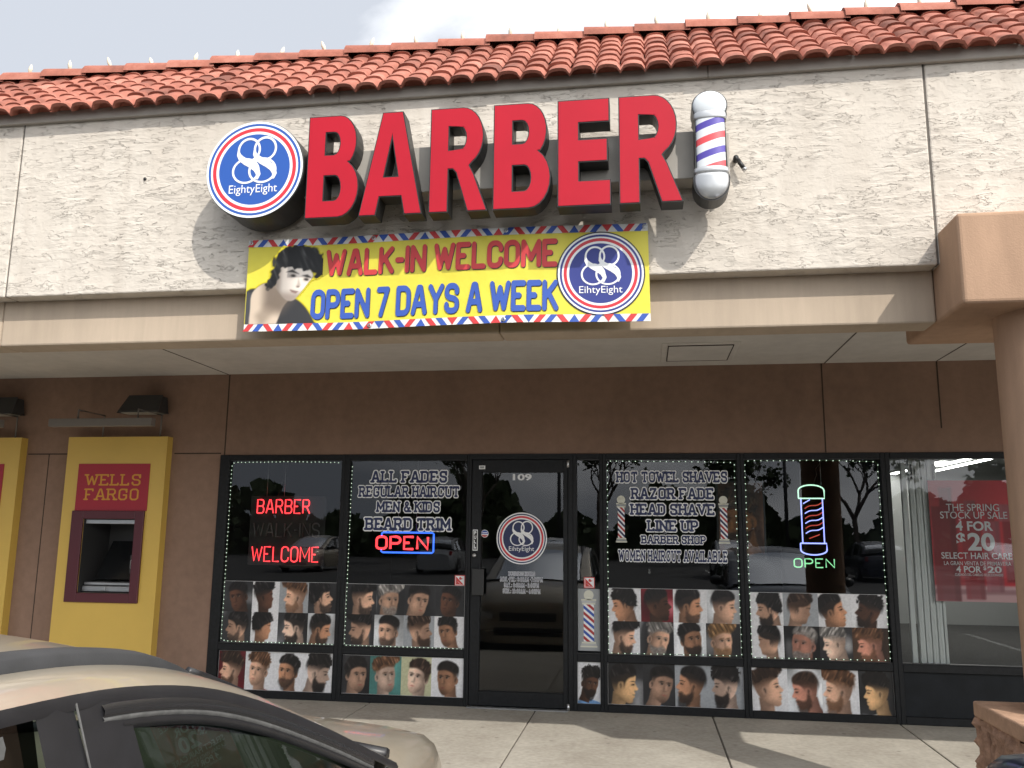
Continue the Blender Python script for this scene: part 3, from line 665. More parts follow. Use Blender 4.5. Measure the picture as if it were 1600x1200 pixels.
# ---- clay tile roof: courses of two-roll tiles, each tile its own slightly shifted piece
TH = math.radians(41); ct, sn = math.cos(TH), math.sin(TH)
Y0, Z0 = -3.175, 4.302; PIT = .1515; EXP = .164; NC = 7
def roof_pt(x, s, n): return (x, Y0 + s*ct - n*sn, Z0 + s*sn + n*ct)
def roll(u):                                     # u in rolls; round barrels with narrow valleys
    q = abs(((u) % 1.0) - .5)*2; return .044*math.sqrt(max(0.0, 1 - q**2.3))*.92
R = MB(); tints = []
K = 7
nt_ = int((XR - XL)/(2*PIT))
for c in range(NC):
    s0 = c*EXP; s1 = s0 + EXP + .05
    for t in range(nt_):
        x0 = XL + t*2*PIT + (PIT if c % 2 else 0) + random.uniform(-.003, .003); dn = random.uniform(-.0035, .006); ds = random.uniform(-.008, .008); tl = random.uniform(-.006, .006); tint = random.choice((random.uniform(-.10, .10), random.uniform(-.24, .16)))
        front, frontlow, back = [], [], []
        for k in range(2*K+1):
            u = k/K; x = x0 + .0025 + u*(PIT*.985); hh = roll(u) + tl*(u-1)
            front.append(roof_pt(x, s0+ds, .013+dn*.6+hh)); frontlow.append(roof_pt(x, s0+ds+.002, -.006+dn*.6+hh)); back.append(roof_pt(x, s1, -.003+hh))
        n0 = len(R.f)
        R.grid([frontlow, front], 0, False); R.grid([front, back], 0, True)
        under = [roof_pt(p[0], s0+ds+.16, .0) for p in front]
        R.grid([[roof_pt(x0 + .0025 + (k/K)*(PIT*.985), s0+ds+.10, -.018+roll(k/K)*.9) for k in range(2*K+1)], frontlow], 0, False)
        if c == 0: R.grid([[roof_pt(x0 + .0025 + (k/K)*PIT*.985, .075, -.010) for k in range(2*K+1)], [roof_pt(x0 + .0025 + (k/K)*PIT*.985, .075, -.006+roll(k/K)*.97) for k in range(2*K+1)]], 0, False)
        tints += [tint]*(len(R.f)-n0)
roof = R.build('roof_tiles', 'tile', B)
at = roof.data.attributes.new('tint', 'FLOAT', 'FACE'); at.data.foreach_set('value', tints)
u = MB(); LR = NC*EXP
u.quad(roof_pt(XL, .16, -.03), roof_pt(XR, .16, -.03), roof_pt(XR, LR, -.03), roof_pt(XL, LR, -.03))
yr, zr = roof_pt(0, LR, 0)[1:]
u.quad((XL, yr+.02, zr), (XR, yr+.02, zr), (XR, yr+.5, 3.2), (XL, yr+.5, 3.2))
u.build('roof_deck', 'jointgrey', B)
rc = MB(); tint2 = []; RCP = .352; caps = []
for k in range(int((XR-XL)/RCP)):
    x0 = XL + k*RCP; rows = []; n0 = len(rc.f); jz = random.uniform(-.006, .006)
    for uu, rr, dz in ((0, .110, .016), (.5, .106, .008), (1.09, .100, .000)):
        rows.append([(x0+uu*RCP, yr - .050 - rr*math.cos(math.pi*q/8)*1.05, zr - .062 + dz + jz + rr*math.sin(math.pi*q/8)) for q in range(9)])
    rc.grid(rows, 0, True); rows2 = [[(p[0], p[1]*1, p[2]-.0) for p in rows[0]], [(p[0]+.002, p[1], p[2]-.022) for p in rows[0]]]
    rc.grid([rows2[1], rows2[0]], 0, False)
    tint2 += [random.uniform(-.12, .1)]*(len(rc.f)-n0); caps.append((x0+.45*RCP, zr+.053+jz))
cap = rc.build('ridge_cap', 'tile', roof)
at = cap.data.attributes.new('tint', 'FLOAT', 'FACE'); at.data.foreach_set('value', tint2)

# ---- shopfront: each bay is a window with its own frame, pane and lower panel
ZG0, ZG1 = .49, 2.236; YF = -.012
BAY = [(-4.16,-4.057,-2.897,-2.857), (-2.857,-2.816,-1.655,-1.632), (-.655,-.618,-.410,-.379), (-.379,-.347,.831,.863), (.863,.895,2.068,2.106), (2.106,2.145,3.305,3.345), (3.345,3.385,4.545,4.585), (4.585,4.625,6.80,6.9)]
for a, g0, g1, b in BAY:
    f = MB(); f.box(a, g0, YF, .10, 0, 2.288); f.box(g1, b, YF, .10, 0, 2.288); f.box(g0, g1, YF+.001, .10, ZG1, 2.288)
    f.box(g0, g1, YF+.001, .10, .424, ZG0); f.box(g0, g1, YF+.001, .10, 0, .064)
    wn = f.build('window', 'frame', B); bevel(wn, .004, 1)
    q = MB(); q.rect(g0-.01, g1+.01, ZG0-.01, ZG1+.01, .030); q.build('pane', 'glass', wn)
    q = MB(); q.box(g0-.008, g1+.008, .022, .06, .056, .432); q.build('lower_panel', 'spandrel', wn)
    for z0, z1 in ((ZG0, ZG0+.007), (ZG1-.007, ZG1)): gk = MB(); gk.box(g0, g1, YF+.012, .029, z0, z1); gk.build('glazing_bead', 'black', wn)
# door
f = MB(); f.box(-1.632, -1.610, YF, .10, 0, 2.288); f.box(-.696, -.655, YF, .10, 0, 2.288); f.box(-1.61, -.696, YF+.001, .10, 2.236, 2.288); f.box(-1.61, -.696, -.02, .1, -.004, .012)
f.build('door_frame', 'frame', B)
d = MB(); y0, y1 = -.006, .045
d.box(-1.606, -1.515, y0, y1, .016, 2.232); d.box(-.744, -.70, y0, y1, .016, 2.232); d.box(-1.515, -.744, y0+.001, y1, 2.113, 2.232); d.box(-1.515, -.744, y0+.001, y1, .016, .140)
door = d.build('door', 'frame', B); bevel(door, .003, 1)
q = MB(); q.rect(-1.522, -.738, .134, 2.12, .022); q.build('pane', 'glass', door)
q = MB(); q.box(-1.585, -1.472, -.050, -.036, .985, 1.225); q.box(-1.57, -1.545, -.036, -.006, 1.01, 1.03); q.box(-1.57, -1.545, -.036, -.006, 1.18, 1.20); bevel(q.build('handle', 'black', door), .006, 2)
q = MB(); q.tube([(-1.5725, -.008, 1.345), (-1.5725, -.022, 1.345)], .017, 16); q.build('lock', 'grommet', door)
q = MB(); q.tube([(-.6975, -.014, 2.160), (-.6975, -.014, 2.222)], .0125, 12); q.build('pivot', 'grommet', door)
q = MB(); q.tube([(-.6975, -.014, .0), (-.6975, -.014, .058)], .0125, 12); q.build('pivot', 'grommet', door)
q = MB(); q.box(-1.61, -.70, -.075, -.02, 0, .012); q.build('threshold', 'steel', B)

# ---- rooms behind the glass
r = MB()
for a, b, dep, mi in ((-4.15, 2.08, 6.0, 0), (2.13, 6.85, 9.0, 1)):
    r.add([(a,.11,2.9),(b,.11,2.9),(b,dep,2.9),(a,dep,2.9)], [(0,1,2,3)], mi); r.add([(a,dep,0),(b,dep,0),(b,dep,2.9),(a,dep,2.9)], [(0,1,2,3)], mi)
    r.add([(a,.11,0),(a,dep,0),(a,dep,2.9),(a,.11,2.9)], [(0,1,2,3)], mi); r.add([(b,.11,0),(b,dep,0),(b,dep,2.9),(b,.11,2.9)], [(0,1,2,3)], mi)
r.quad((-4.15,.02,.004), (2.09,.02,.004), (2.09,6,.004), (-4.15,6,.004), 0)
r.quad((2.12,.02,.004), (6.85,.02,.004), (6.85,9,.004), (2.12,9,.004), 3)
r.add([(2.9,.9,.01),(6.85,.35,.01),(6.85,9,.01),(2.35,9,.01),(2.35,2.6,.01),(2.5,1.6,.01)], [(0,1,2,3,4,5)], 2)
r.build('interior_room', ['dark', 'room', 'carpet', 'floor'], B)

# ---- column, with its block capital and rough stone pedestal
C = thing('column', 'round clay coloured column with square capital on a rough stone pedestal', 'column')
q = MB(); q.box(1.658, 2.662, -3.375, -2.36, 2.75, 3.248); bevel(q.build('capital', 'capital', C), .022, 3)
q = MB(); q.lathe([(.232, 0), (.232, .02), (.225, .05), (.225, 2.085)], (2.155, -3.05, .665), 48); q.build('shaft', 'capital', C)
q = MB(); x0, x1, ya, yb = 1.790, 2.60, -3.46, -2.74          # pedestal: split-face ribs under a slab
def rib(axis, c, fixed, sgn):
    rows = []
    for k in range(19):
        z = .0 + .585*k/18; rad = .040*random.uniform(.55, 1.25); off = random.uniform(-.012, .012); row = []
        for a in range(7):
            an = -math.pi/2 + math.pi*a/6; uu = c + off*.5 + .044*math.sin(an); vv = fixed + sgn*(rad*math.cos(an)*random.uniform(.70, 1.25)+random.uniform(-.006,.006))
            row.append((uu, vv, z) if axis == 'x' else (vv, uu, z))
        rows.append(row)
    q.grid(rows, 0, False)
q.box(x0+.02, x1-.02, ya+.02, yb-.02, 0, .585)
for k in range(10): rib('x', x0+.045+k*.0817, ya+.02, -1); rib('x', x0+.045+k*.0817, yb-.02, 1)
for k in range(9): rib('y', ya+.045+k*.084, x0+.02, -1); rib('y', ya+.045+k*.084, x1-.02, 1)
ped = q.build('pedestal', 'stone', C)
q = MB(); nx = 14; top = []
q.box(x0-.022, x1+.022, ya-.022, yb+.022, .585, .668); cp = q.build('cap_slab', 'stonecap', ped); bevel(cp, .012, 3)
origin(C, (2.155, -3.05, 0))

# ================================================================== SIGNS ON THE FRONT
SG = thing('channel_letter_sign', 'big red channel letters spelling BARBER on a grey raceway', 'sign')
q = MB(); q.box(-2.05, .50, -3.235, -3.081, 3.575, 3.865); q.box(.50, .52, -3.20, -3.081, 3.56, 3.86); bevel(q.build('raceway', 'raceway', SG), .004, 1)
def place(loops, x0, x1, z0, z1): return [[(x0+p[0]*(x1-x0), z0+p[1]*(z1-z0)) for p in lp] for lp in loops]
LB = [[(0,0),(.60,0)]+arc(.62,.285,.38,.285,-90,62,10)+arc(.60,.735,.335,.265,-48,90,10)+[(0,1)],
      [(.345,.17),(.345,.405),(.52,.405)]+arc(.54,.2875,.11,.1175,90,-90,8)+[(.52,.17)],
      [(.345,.615),(.345,.83),(.49,.83)]+arc(.50,.7225,.11,.1075,90,-90,8)+[(.49,.615)]]
LA = [[(0,0),(.275,0),(.33,.175),(.665,.175),(.72,0),(1,0),(.665,1),(.335,1)], [(.39,.37),(.50,.735),(.605,.37)]]
LR_ = [[(0,0),(.33,0),(.33,.405),(.40,.405)]+[(.455,.37),(.66,0),(1,0),(.76,.36),(.69,.435)]+arc(.56,.715,.365,.285,-62,90,12)+[(0,1)],
      [(.33,.59),(.33,.815),(.51,.815)]+arc(.50,.7025,.12,.1125,90,-90,8)+[(.51,.59)]]
LE = [[(0,0),(1,0),(1,.235),(.41,.235),(.41,.405),(.945,.405),(.945,.62),(.41,.62),(.41,.775),(.985,.775),(.985,1),(0,1)]]
for lp, a, b in ((LB,-1.984,-1.654), (LA,-1.650,-1.262), (LR_,-1.222,-.872), (LB,-.841,-.503), (LE,-.464,-.158), (LR_,-.112,.245)):
    l = place(lp, a, b, 3.388, 4.041)
    lt = loops_solid('letter', l, .125, -3.36, 'black', SG); loops_solid('letter_face', l, .003, -3.3635, 'red', lt, .0065)
    for k in range(2):
        q = MB(); zz = 3.60+.2*k; xc = (a+b)/2; q.box(xc-.02, xc+.02, -3.236, -3.234, zz, zz+.03)
origin(SG, (-.75, -3.08, 3.388))
S2 = thing('round_logo_sign', 'round blue and white light box with interlaced eights left of the red letters', 'sign')
q = MB(); cx, cz, rr = -2.324, 3.725, .316
q.add([(cx+rr*math.cos(2*math.pi*k/72), y, cz+rr*math.sin(2*math.pi*k/72)) for y in (-3.355, -3.12) for k in range(72)], [tuple(range(72)), tuple(range(72, 144))[::-1]]+[((k+1)%72, k, k+72, (k+1)%72+72) for k in range(72)])
bevel(q.build('cabinet', 'black', S2), .004, 1)
q = MB(); q.box(cx-.09, cx+.09, -3.12, -3.08, cz-.08, cz+.08); q.build('bracket', 'black', S2)
logo(S2, cx, cz, rr*.985, -3.3585, 'EightyEight', ('blue', 'blue'), name='face')
origin(S2, (cx, -3.08, cz))
# barber pole light box: half-round relief on a black can
S3 = thing('barber_pole_sign', 'striped barber pole light box mounted right of the red letters', 'sign')
px, pz0 = .402, 3.392
def pole_outline(g=0.0): return [(px+.098+g, pz0+.13)]+[(px+.086+g, pz0+.165), (px+.080+g, pz0+.48), (px+.092+g, pz0+.505), (px+.088+g, pz0+.525)]+arc(px, pz0+.565, .096+g, .088+g, -22, 202, 18)+[(px-.088-g, pz0+.525), (px-.092-g, pz0+.505), (px-.080-g, pz0+.48), (px-.086-g, pz0+.165), (px-.098-g, pz0+.13)]+arc(px, pz0+.10, .096+g, .10+g, 180, 360, 18)
q = MB(); ol = pole_outline(.004); ol2 = [p for i, p in enumerate(ol) if i == 0 or (abs(p[0]-ol[i-1][0])+abs(p[1]-ol[i-1][1])) > 1e-5]
q.prism(ol2[::-1], -3.352, -3.215); q.build('can', 'black', S3)
q = MB(); q.box(px-.04, px+.04, -3.215, -3.08, pz0+.2, pz0+.42); q.build('bracket', 'raceway', S3)
def half(prof, name, m, n=24):
    q = MB(); V = []; 
    for r_, z in prof: V.append([(px+r_*math.cos(math.pi+math.pi*k/n), -3.3525+.38*r_*math.sin(math.pi+math.pi*k/n), pz0+z) for k in range(n+1)])
    q.grid(V, 0, True); return q.build(name, m, S3)
half([(max(.0008, .094*math.cos(math.radians(a))), .565+.087*math.sin(math.radians(a))) for a in range(-28, 91, 7)], 'globe', 'globe')
half([(.084,.478),(.090,.483),(.092,.495),(.090,.512),(.082,.524)], 'collar', 'chrome')
half([(.083,.15),(.092,.155),(.097,.168),(.095,.184),(.080,.19)], 'collar', 'chrome')
half([(max(.0008, .095*math.cos(math.radians(a))), .118+.115*math.sin(math.radians(a))) for a in range(-90, 20, 7)]+[(.083,.15)], 'bottom_cap', 'chrome')
ms = mat('pole_stripes', (.7,.72,.74), .3); nt2 = ms.node_tree
tc2 = nt2.nodes.new('ShaderNodeTexCoord'); sp = nt2.nodes.new('ShaderNodeSeparateXYZ'); nt2.links.new(tc2.outputs['Object'], sp.inputs[0])
a1 = nt2.nodes.new('ShaderNodeMath'); a1.operation = 'MULTIPLY_ADD'; a1.inputs[1].default_value = -.33; nt2.links.new(sp.outputs['X'], a1.inputs[0]); nt2.links.new(sp.outputs['Z'], a1.inputs[2])
a2 = nt2.nodes.new('ShaderNodeMath'); a2.operation = 'MULTIPLY_ADD'; a2.inputs[1].default_value = 1/.178; a2.inputs[2].default_value = .06; nt2.links.new(a1.outputs[0], a2.inputs[0])
a3 = nt2.nodes.new('ShaderNodeMath'); a3.operation = 'FRACT'; nt2.links.new(a2.outputs[0], a3.inputs[0])
rp = nt2.nodes.new('ShaderNodeValToRGB'); rp.color_ramp.interpolation = 'CONSTANT'; ee = rp.color_ramp.elements
ee[0].position = 0; ee[0].color = (.70,.73,.76,1); ee[1].position = .27; ee[1].color = (.70,.075,.09,1)
for ps, c_ in ((.5,(.70,.73,.76,1)), (.77,(.085,.06,.36,1))): kk = ee.new(ps); kk.color = c_
nt2.links.new(a3.outputs[0], rp.inputs['Fac']); nt2.links.new(rp.outputs['Color'], nt2.nodes['Principled BSDF'].inputs['Base Color'])
M['stripes'] = ms
half([(.080,.188),(.080,.48)], 'striped_cylinder', 'stripes')
origin(S3, (px, -3.08, pz0))
# little spotlight arm beside the pole
q = MB(); q.tube([(.565,-3.081,3.737),(.565,-3.125,3.737)], .016, 10); q.tube([(.565,-3.12,3.735),(.578,-3.125,3.71)], .008, 8); q.tube([(.574,-3.125,3.722),(.606,-3.135,3.662)], .0135, 10); q.tube([(.606,-3.135,3.662),(.613,-3.137,3.650)], .015, 10, 1)
origin(tag(q.build('spotlight', ['black', 'grommet']), 'tiny black and chrome spotlight on the stucco right of the striped pole', 'lamp'), (.57,-3.08,3.73))

# ---- vinyl banner
def bw(p):
    x, y, z = p; a = 1-(z-2.76)/.62
    return (x+.010*a*math.sin(x*2.0+.8), y - .006*math.sin(x*4.2+.6+z*1.6)*(.2+a) - .0025*math.sin(x*9+z*5)*a - .010*a, z-.006*math.sin(x*2.55+.5)*1.2)
BN = thing('vinyl_banner', 'yellow vinyl banner with walk-in welcome lettering hung below the red letters', 'banner')
bx0, bx1, bz0, bz1 = -2.452, .046, 2.770, 3.366; yb_ = -3.105
q = MB(); nxg, nzg = 100, 26
for y, fl in ((yb_, 1), (yb_+.004, -1)):
    q.grid([[bw((bx0+(bx1-bx0)*i/nxg, y, bz0+(bz1-bz0)*k/nzg)) for i in range(nxg+1)][::fl] for k in range(nzg+1)], 0, True)
q.build('sheet', 'byellow', BN)
for zz0, zz1 in ((bz1-.046, bz1), (bz0, bz0+.046)):
    q = MB(); n = 100
    q.grid([[bw((bx0+(bx1-bx0)*i/n, yb_-.0015, z)) for i in range(n+1)] for z in (zz0, (zz0+zz1)/2, zz1)], 0, True)
    x = bx0+.03; k = 0; sl = .018
    while x < bx1-.035:
        sg = 1 if (k//2) % 2 == 0 else -1; mi = 1 + (k % 2)
        if (k % 7) == 3: pts = [(x-.028, zz0), (x+.032, zz0), (x+.004, zz1)]
        elif (k % 7) == 6: pts = [(x-.03, zz1), (x+.002, zz0), (x+.034, zz1)]
        else: pts = [(x-.019-sg*sl, zz0), (x+.019-sg*sl, zz0), (x+.019+sg*sl, zz1), (x-.019+sg*sl, zz1)]
        q.add([bw((a, yb_-.0035, b)) for a, b in pts], [tuple(range(len(pts)))], mi); x += .0655; k += 1
    q.build('striped_border', ['bwhite', 'bred', 'bblue'], BN)
def btext(s_, a, b, c, d_, face, name):
    q = MB(); slab_text(q, s_, a+.0035, b+.0035, c-.0035, d_-.0035, yb_-.0035, .72, 1, False, 1.8, .72, bw); slab_text(q, s_, a, b, c, d_, yb_-.0062, .72, 0, False, 1.8, .72, bw); q.build(name, [face, 'bshadow'], BN)
btext('WALK-IN WELCOME', -1.932, -.488, 3.109, 3.286, 'bred', 'lettering'); btext('OPEN 7 DAYS A WEEK', -2.015, -.482, 2.838, 3.030, 'bblue', 'lettering')
q = MB(); annulus(q, -.235, 3.064, 0, .258, yb_-.0035, 0); q.v = [bw(p) for p in q.v]; q.build('logo_rim', 'bblack', BN)
logo(BN, -.235, 3.064, .250, yb_-.0062, 'EihtyEight', ('bnavy', 'bnavy'), bw)
# printed portrait, grey tones, dark tousled hair
def banner_portrait():
    W, H = 88, 96; r = np.random.default_rng(3); X, Y = np.meshgrid(np.linspace(0, 1, W), np.linspace(0, 1, H)); A = .012
    img = np.zeros((H, W, 3)); al = np.zeros((H, W)); cov = lambda D, a=A: sst(a, -a, D)
    def over(m, c):
        nonlocal img
        m = np.clip(m, 0, 1)[..., None]; img = img*(1-m)+np.array(c)*m
    # picture coordinates 0..1 wide (0.54 m), 0..1 high
    body = sdpoly(X, Y, spline([(-.1,-.1),(-.02,.38),(.16,.45),(.34,.40),(.60,.34),(.78,.22),(.92,.02),(.95,-.1)]))
    neck = sdpoly(X, Y, spline([(.08,-.1),(.06,.2),(.08,.40),(.24,.52),(.44,.48),(.60,.36),(.50,.20),(.36,-.1)]))
    face = sdpoly(X, Y, spline([(.36,.62),(.40,.46),(.50,.33),(.585,.285),(.66,.31),(.74,.40),(.83,.52),(.88,.60),(.80,.72),(.60,.78),(.44,.74)]))
    hair = sdpoly(X, Y, spline([(.25,.45),(.30,.60),(.34,.72),(.36,.86),(.48,.97),(.66,1.0),(.84,.96),(.98,.86),(1.02,.74),(1.02,.64),(.92,.55),(.90,.62),(.80,.67),(.66,.69),(.54,.72),(.46,.70),(.43,.58),(.40,.5),(.31,.44)])) + .05*(vnoise(X, Y, 24, 24, r)-.5)
    over(cov(body), (52, 52, 54)); over(cov(sdpoly(X, Y, [(-.05,.42),(.07,.40),(.05,-.05),(-.05,-.05)])), (70, 70, 74))
    over(cov(neck), (206, 188, 168)); over(.75*sst(.16,-.02, sdpoly(X, Y, [(.30,.50),(.52,.34),(.60,.36),(.46,.20),(.30,.26)])), (96, 84, 74)); over(.5*sst(.1,-.02, sdpoly(X, Y, [(.18,.10),(.40,.30),(.44,.26),(.22,.02)])), (120, 106, 92))
    lit = .80+.25*sst(.42, .74, X); fc = np.array((226, 216, 206.))[None, None]*lit[..., None]
    m = cov(face)[..., None]; img = img*(1-m)+fc*m
    over(.55*cov(face)*sst(.50,.40, X), (92, 80, 72)); over(.6*sst(.45,.33,Y)*cov(face), (120,104,94)); over(.5*np.exp(-(((X-.60)/.05)**2+((Y-.605)/.035)**2)), (110, 98, 90)); over(.5*np.exp(-(((X-.79)/.045)**2+((Y-.555)/.03)**2)), (110, 98, 90))
    for P in ([(.52,.655),(.60,.685),(.69,.625),(.60,.648)], [(.73,.605),(.80,.615),(.87,.565),(.79,.583)]): over(.9*cov(sdpoly(X, Y, P), .012), (34, 30, 28))
    for cx_, cy_ in ((.615,.605), (.79,.553)): over(.9*cov(np.hypot((X-cx_)/1.8, Y-cy_+.12*(X-cx_))-.015, .012), (30, 26, 24))
    over(.55*cov(sdpoly(X, Y, [(.685,.57),(.72,.48),(.69,.455),(.66,.47),(.675,.5)]), .02), (150, 134, 122)); over(.8*cov(np.hypot((X-.685)/1.8, Y-.462)-.009, .012), (80, 66, 60))
    over(.8*cov(sdpoly(X, Y, [(.58,.43),(.63,.415),(.69,.40),(.66,.375),(.60,.395)]), .012), (128, 100, 94)); over(.8*cov(sdpoly(X, Y, [(.58,.424),(.69,.395),(.63,.405)]), .008), (70, 52, 50))
    over(cov(np.hypot((X-.40)/.55, Y-.62)-.055), (190, 172, 156)); over(.6*cov(np.hypot((X-.405)/.5, Y-.615)-.03), (110, 92, 80))
    st = vnoise(X+.5*Y, Y-.3*X, 26, 6, r); m = cov(hair, .016)[..., None]; img = img*(1-m)+((16+70*st**4)[..., None]*np.ones(3))*m
    al = np.maximum.reduce([cov(body), cov(neck), cov(face), cov(hair, .016), cov(sdpoly(X, Y, [(-.05,.42),(.07,.40),(.05,-.05),(-.05,-.05)]))])
    yel = np.array((218, 204, 44.)); img = img*al[..., None]+yel*(1-al[..., None]); c = img/255
    return np.where(c <= .04045, c/12.92, ((c+.055)/1.055)**2.4), al > .03
pa, pm_ = banner_portrait()
print_grid('portrait', pa, bx0+.006, bx0+.500, bz0+.047, bz0+.556, yb_-.0035, BN, bw, mask=pm_)
for i, xx in enumerate((bx0+.018, -1.63, -.80, bx1-.02)):
    for zz in ((bz1-.02, bz0+.02) if i in (1, 2) else (bz1-.02,)):
        c_ = bw((xx, yb_-.005, zz)); q = MB(); q.lathe([(.006,0),(.013,0),(.0135,.003),(.006,.003)], (0,0,0), 14); q.v = [(c_[0]+v_[0], c_[1]-v_[2], c_[2]+v_[1]) for v_ in q.v]
        q.build('grommet', 'grommet', BN)
origin(BN, (-1.2, -3.09, 3.366))
# screw holes left in the stucco
for i, (hx, hz, lb) in enumerate(((-3.225, 3.83, 'small dark hole in the stucco left of the round logo sign'),)):
    q = MB(); q.tube([(hx,-3.0815,hz),(hx,-3.086,hz)], .011, 10); tag(q.build('wall_plug', 'black'), lb, 'wall plug')
# string of lamps along the ridge
LT = thing('ridge_light_string', 'string of pale pointed bulbs along the tile roof ridge', 'string lights')
q = MB(); pts = []
for i, (x, z) in enumerate(caps):
    pts += [(x-.14, yr-.045+random.uniform(-.02,.02), z-.012+random.uniform(0,.01)), (x, yr-.045, z+.004)]
q.tube(pts, .004, 4); q.build('wire', 'wire', LT)
bq = MB(); bq.lathe([(.0005,.075),(.008,.062),(.0135,.04),(.012,.02),(.008,.012),(.009,0),(.0005,0)], (0,0,0), 8); b0 = None
for i, (x, z) in enumerate(caps):
    if b0 is None: b0 = bq.build('bulb', 'bulb', LT); o = b0
    else: o = b0.copy(); COL.objects.link(o); o.parent = LT
    o.location = (x, yr-.045, z); o.rotation_euler = (random.uniform(-.3,.3), random.uniform(-.5,.3), 0); o.scale = (1.15, 1.15, 1.15)

# ================================================================== IN AND ON THE SHOP WINDOWS
YV = .0275          # vinyl lies on the outer face of the panes (pane at y = .030)
def vinyl(name, label, lines, outline=.70, cat='window lettering', y=YV, face='navy', rim='white', t=.68):
    o = thing(name, label, cat)
    for s_, a, b, c, d_ in lines:
        q = MB(); slab_text(q, s_, a, b, c, d_, y, t+outline, 1, ref=t+outline); slab_text(q, s_, a, b, c, d_, y-.0012, t, 0, ref=t+outline)
        q.build('lettering', [face, rim], o)
    return o
origin(vinyl('window_lettering', 'navy and white haircut list on the window left of the door', [
    ('ALL FADES', -2.625, -1.836, 2.007, 2.142), ('REGULAR HAIRCUT', -2.738, -1.720, 1.871, 1.996), ('MEN & KIDS', -2.558, -1.905, 1.727, 1.850), ('BEARD TRIM', -2.669, -1.793, 1.555, 1.696)]), (-2.2, YV, 1.55))
origin(vinyl('window_lettering', 'navy and white shave and fade list on the window right of the door', [
    ('HOT TOWEL SHAVES', -.267, .761, 2.013, 2.133), ('RAZOR FADE', -.134, .640, 1.860, 1.983), ('HEAD SHAVE', -.142, .644, 1.717, 1.839), ('LINE UP', .008, .495, 1.570, 1.691), ('BARBER SHOP', -.044, .554, 1.461, 1.551), ('WOMEN HAIRCUT AVAILABLE', -.247, .734, 1.302, 1.420)]), (.25, YV, 1.3))
YD = .0195          # door glass decals (door pane at y = .022)
origin(vinyl('hours_lettering', 'small pale business hours lettering on the glass of the door', [
    ('BUSINESS HOURS', -1.256, -1.003, 1.162, 1.202), ('MON.-FRI.: 9:00AM -7:00PM', -1.333, -.934, 1.109, 1.154), ('SAT.: 8:00AM - 6:00PM', -1.297, -.968, 1.057, 1.101), ('SUN.: 10:00AM - 4:00PM', -1.307, -.955, 1.003, 1.048)], outline=.62, y=YD, t=.42), (-1.13, YD, 1.0))
o = thing('logo_decal', 'round interlaced eights decal on the glass of the door', 'decal')
logo(o, -1.133, 1.5045, .237, YD, 'EihtyEight', ('navy', 'navy'), name='decal_face'); origin(o, (-1.133, YD, 1.27))
q = MB(); fit_text(q, '109', -1.221, -1.041, 2.040, 2.101, YD, .03); origin(tag(q.build('door_number', 'white'), 'white number 109 at the top of the door glass', 'number'), (-1.13, YD, 2.04))
o = thing('pull_plate', 'white vertical plate reading PULL on the door stile', 'sign')
q = MB(); q.box(-1.590, -1.5425, -.010, -.0065, 1.388, 1.580); bevel(q.build('plate', 'white', o), .004, 2)
q = MB(); q.rect(-1.584, -1.5485, 1.396, 1.572, -.0108); q.build('plate_field', 'black', o)
q = MB()
for k, ch in enumerate('PULL'): fit_text(q, ch, -1.577, -1.556, 1.534-.040*k, 1.566-.040*k, -.0118, .03)
for k in range(3): q.rect(-1.577, -1.556, 1.402+.004*k, 1.404+.004*k, -.0118)
q.build('lettering', 'white', o); origin(o, (-1.566, -.01, 1.388))
o = thing('round_sticker', 'small round blue and red sticker on the door glass', 'sticker')
q = MB(); annulus(q, -1.482, 1.544, 0, .0355, YD, 0, 32); q.add([(-1.482+.031*math.cos(math.radians(a)), YD-.001, 1.544+.031*math.sin(math.radians(a))) for a in range(-8, 189, 12)], [tuple(range(17))], 1)
q.add([(-1.482+.031*math.cos(math.radians(a)), YD-.001, 1.544+.031*math.sin(math.radians(a))) for a in range(202, 339, 12)], [tuple(range(12))], 2); q.rect(-1.506, -1.458, 1.549, 1.556, YD-.002, 0)
q.build('sticker_face', ['white', 'bblue', 'sticker'], o); origin(o, (-1.482, YD, 1.51))
q = MB(); q.box(-1.541, -1.482, -.0095, -.0065, 2.144, 2.178); q.rect(-1.530, -1.493, 2.151, 2.171, -.0102, 1); origin(tag(q.build('white_tag', ['white', 'greyprint']), 'small white tag on the upper left corner of the door frame', 'tag'), (-1.51, -.0065, 2.144))
for cx, cz, lb in ((-1.7125, 1.111, 'red and white alarm sticker left of the door'), (-.508, 1.1135, 'red and white alarm sticker above the barber pole poster')):
    o = thing('alarm_sticker', lb, 'sticker', 'alarm stickers on the glass')
    q = MB(); h = .049; q.rect(cx-h, cx+h, cz-h, cz+h, YV, 0); h2 = .042; q.rect(cx-h2, cx+h2, cz-h2, cz+h2, YV-.0008, 1); h3 = .037
    q.poly([(cx-h3, cz+h3), (cx-h3, cz-h3), (cx+h3, cz-h3)], YV-.0016, 0)
    q.poly([(cx-.004, cz+.03), (cx-.008, cz+.012), (cx+.008, cz+.006), (cx+.032, cz+.018), (cx+.016, cz+.02), (cx+.008, cz+.034)], YV-.0016, 0); q.poly([(cx-.02, cz-.008), (cx-.026, cz-.004), (cx+.004, cz-.030), (cx+.010, cz-.030)], YV-.0024, 1)
    q.build('sticker_face', ['sticker', 'white'], o); origin(o, (cx, YV, cz-h))

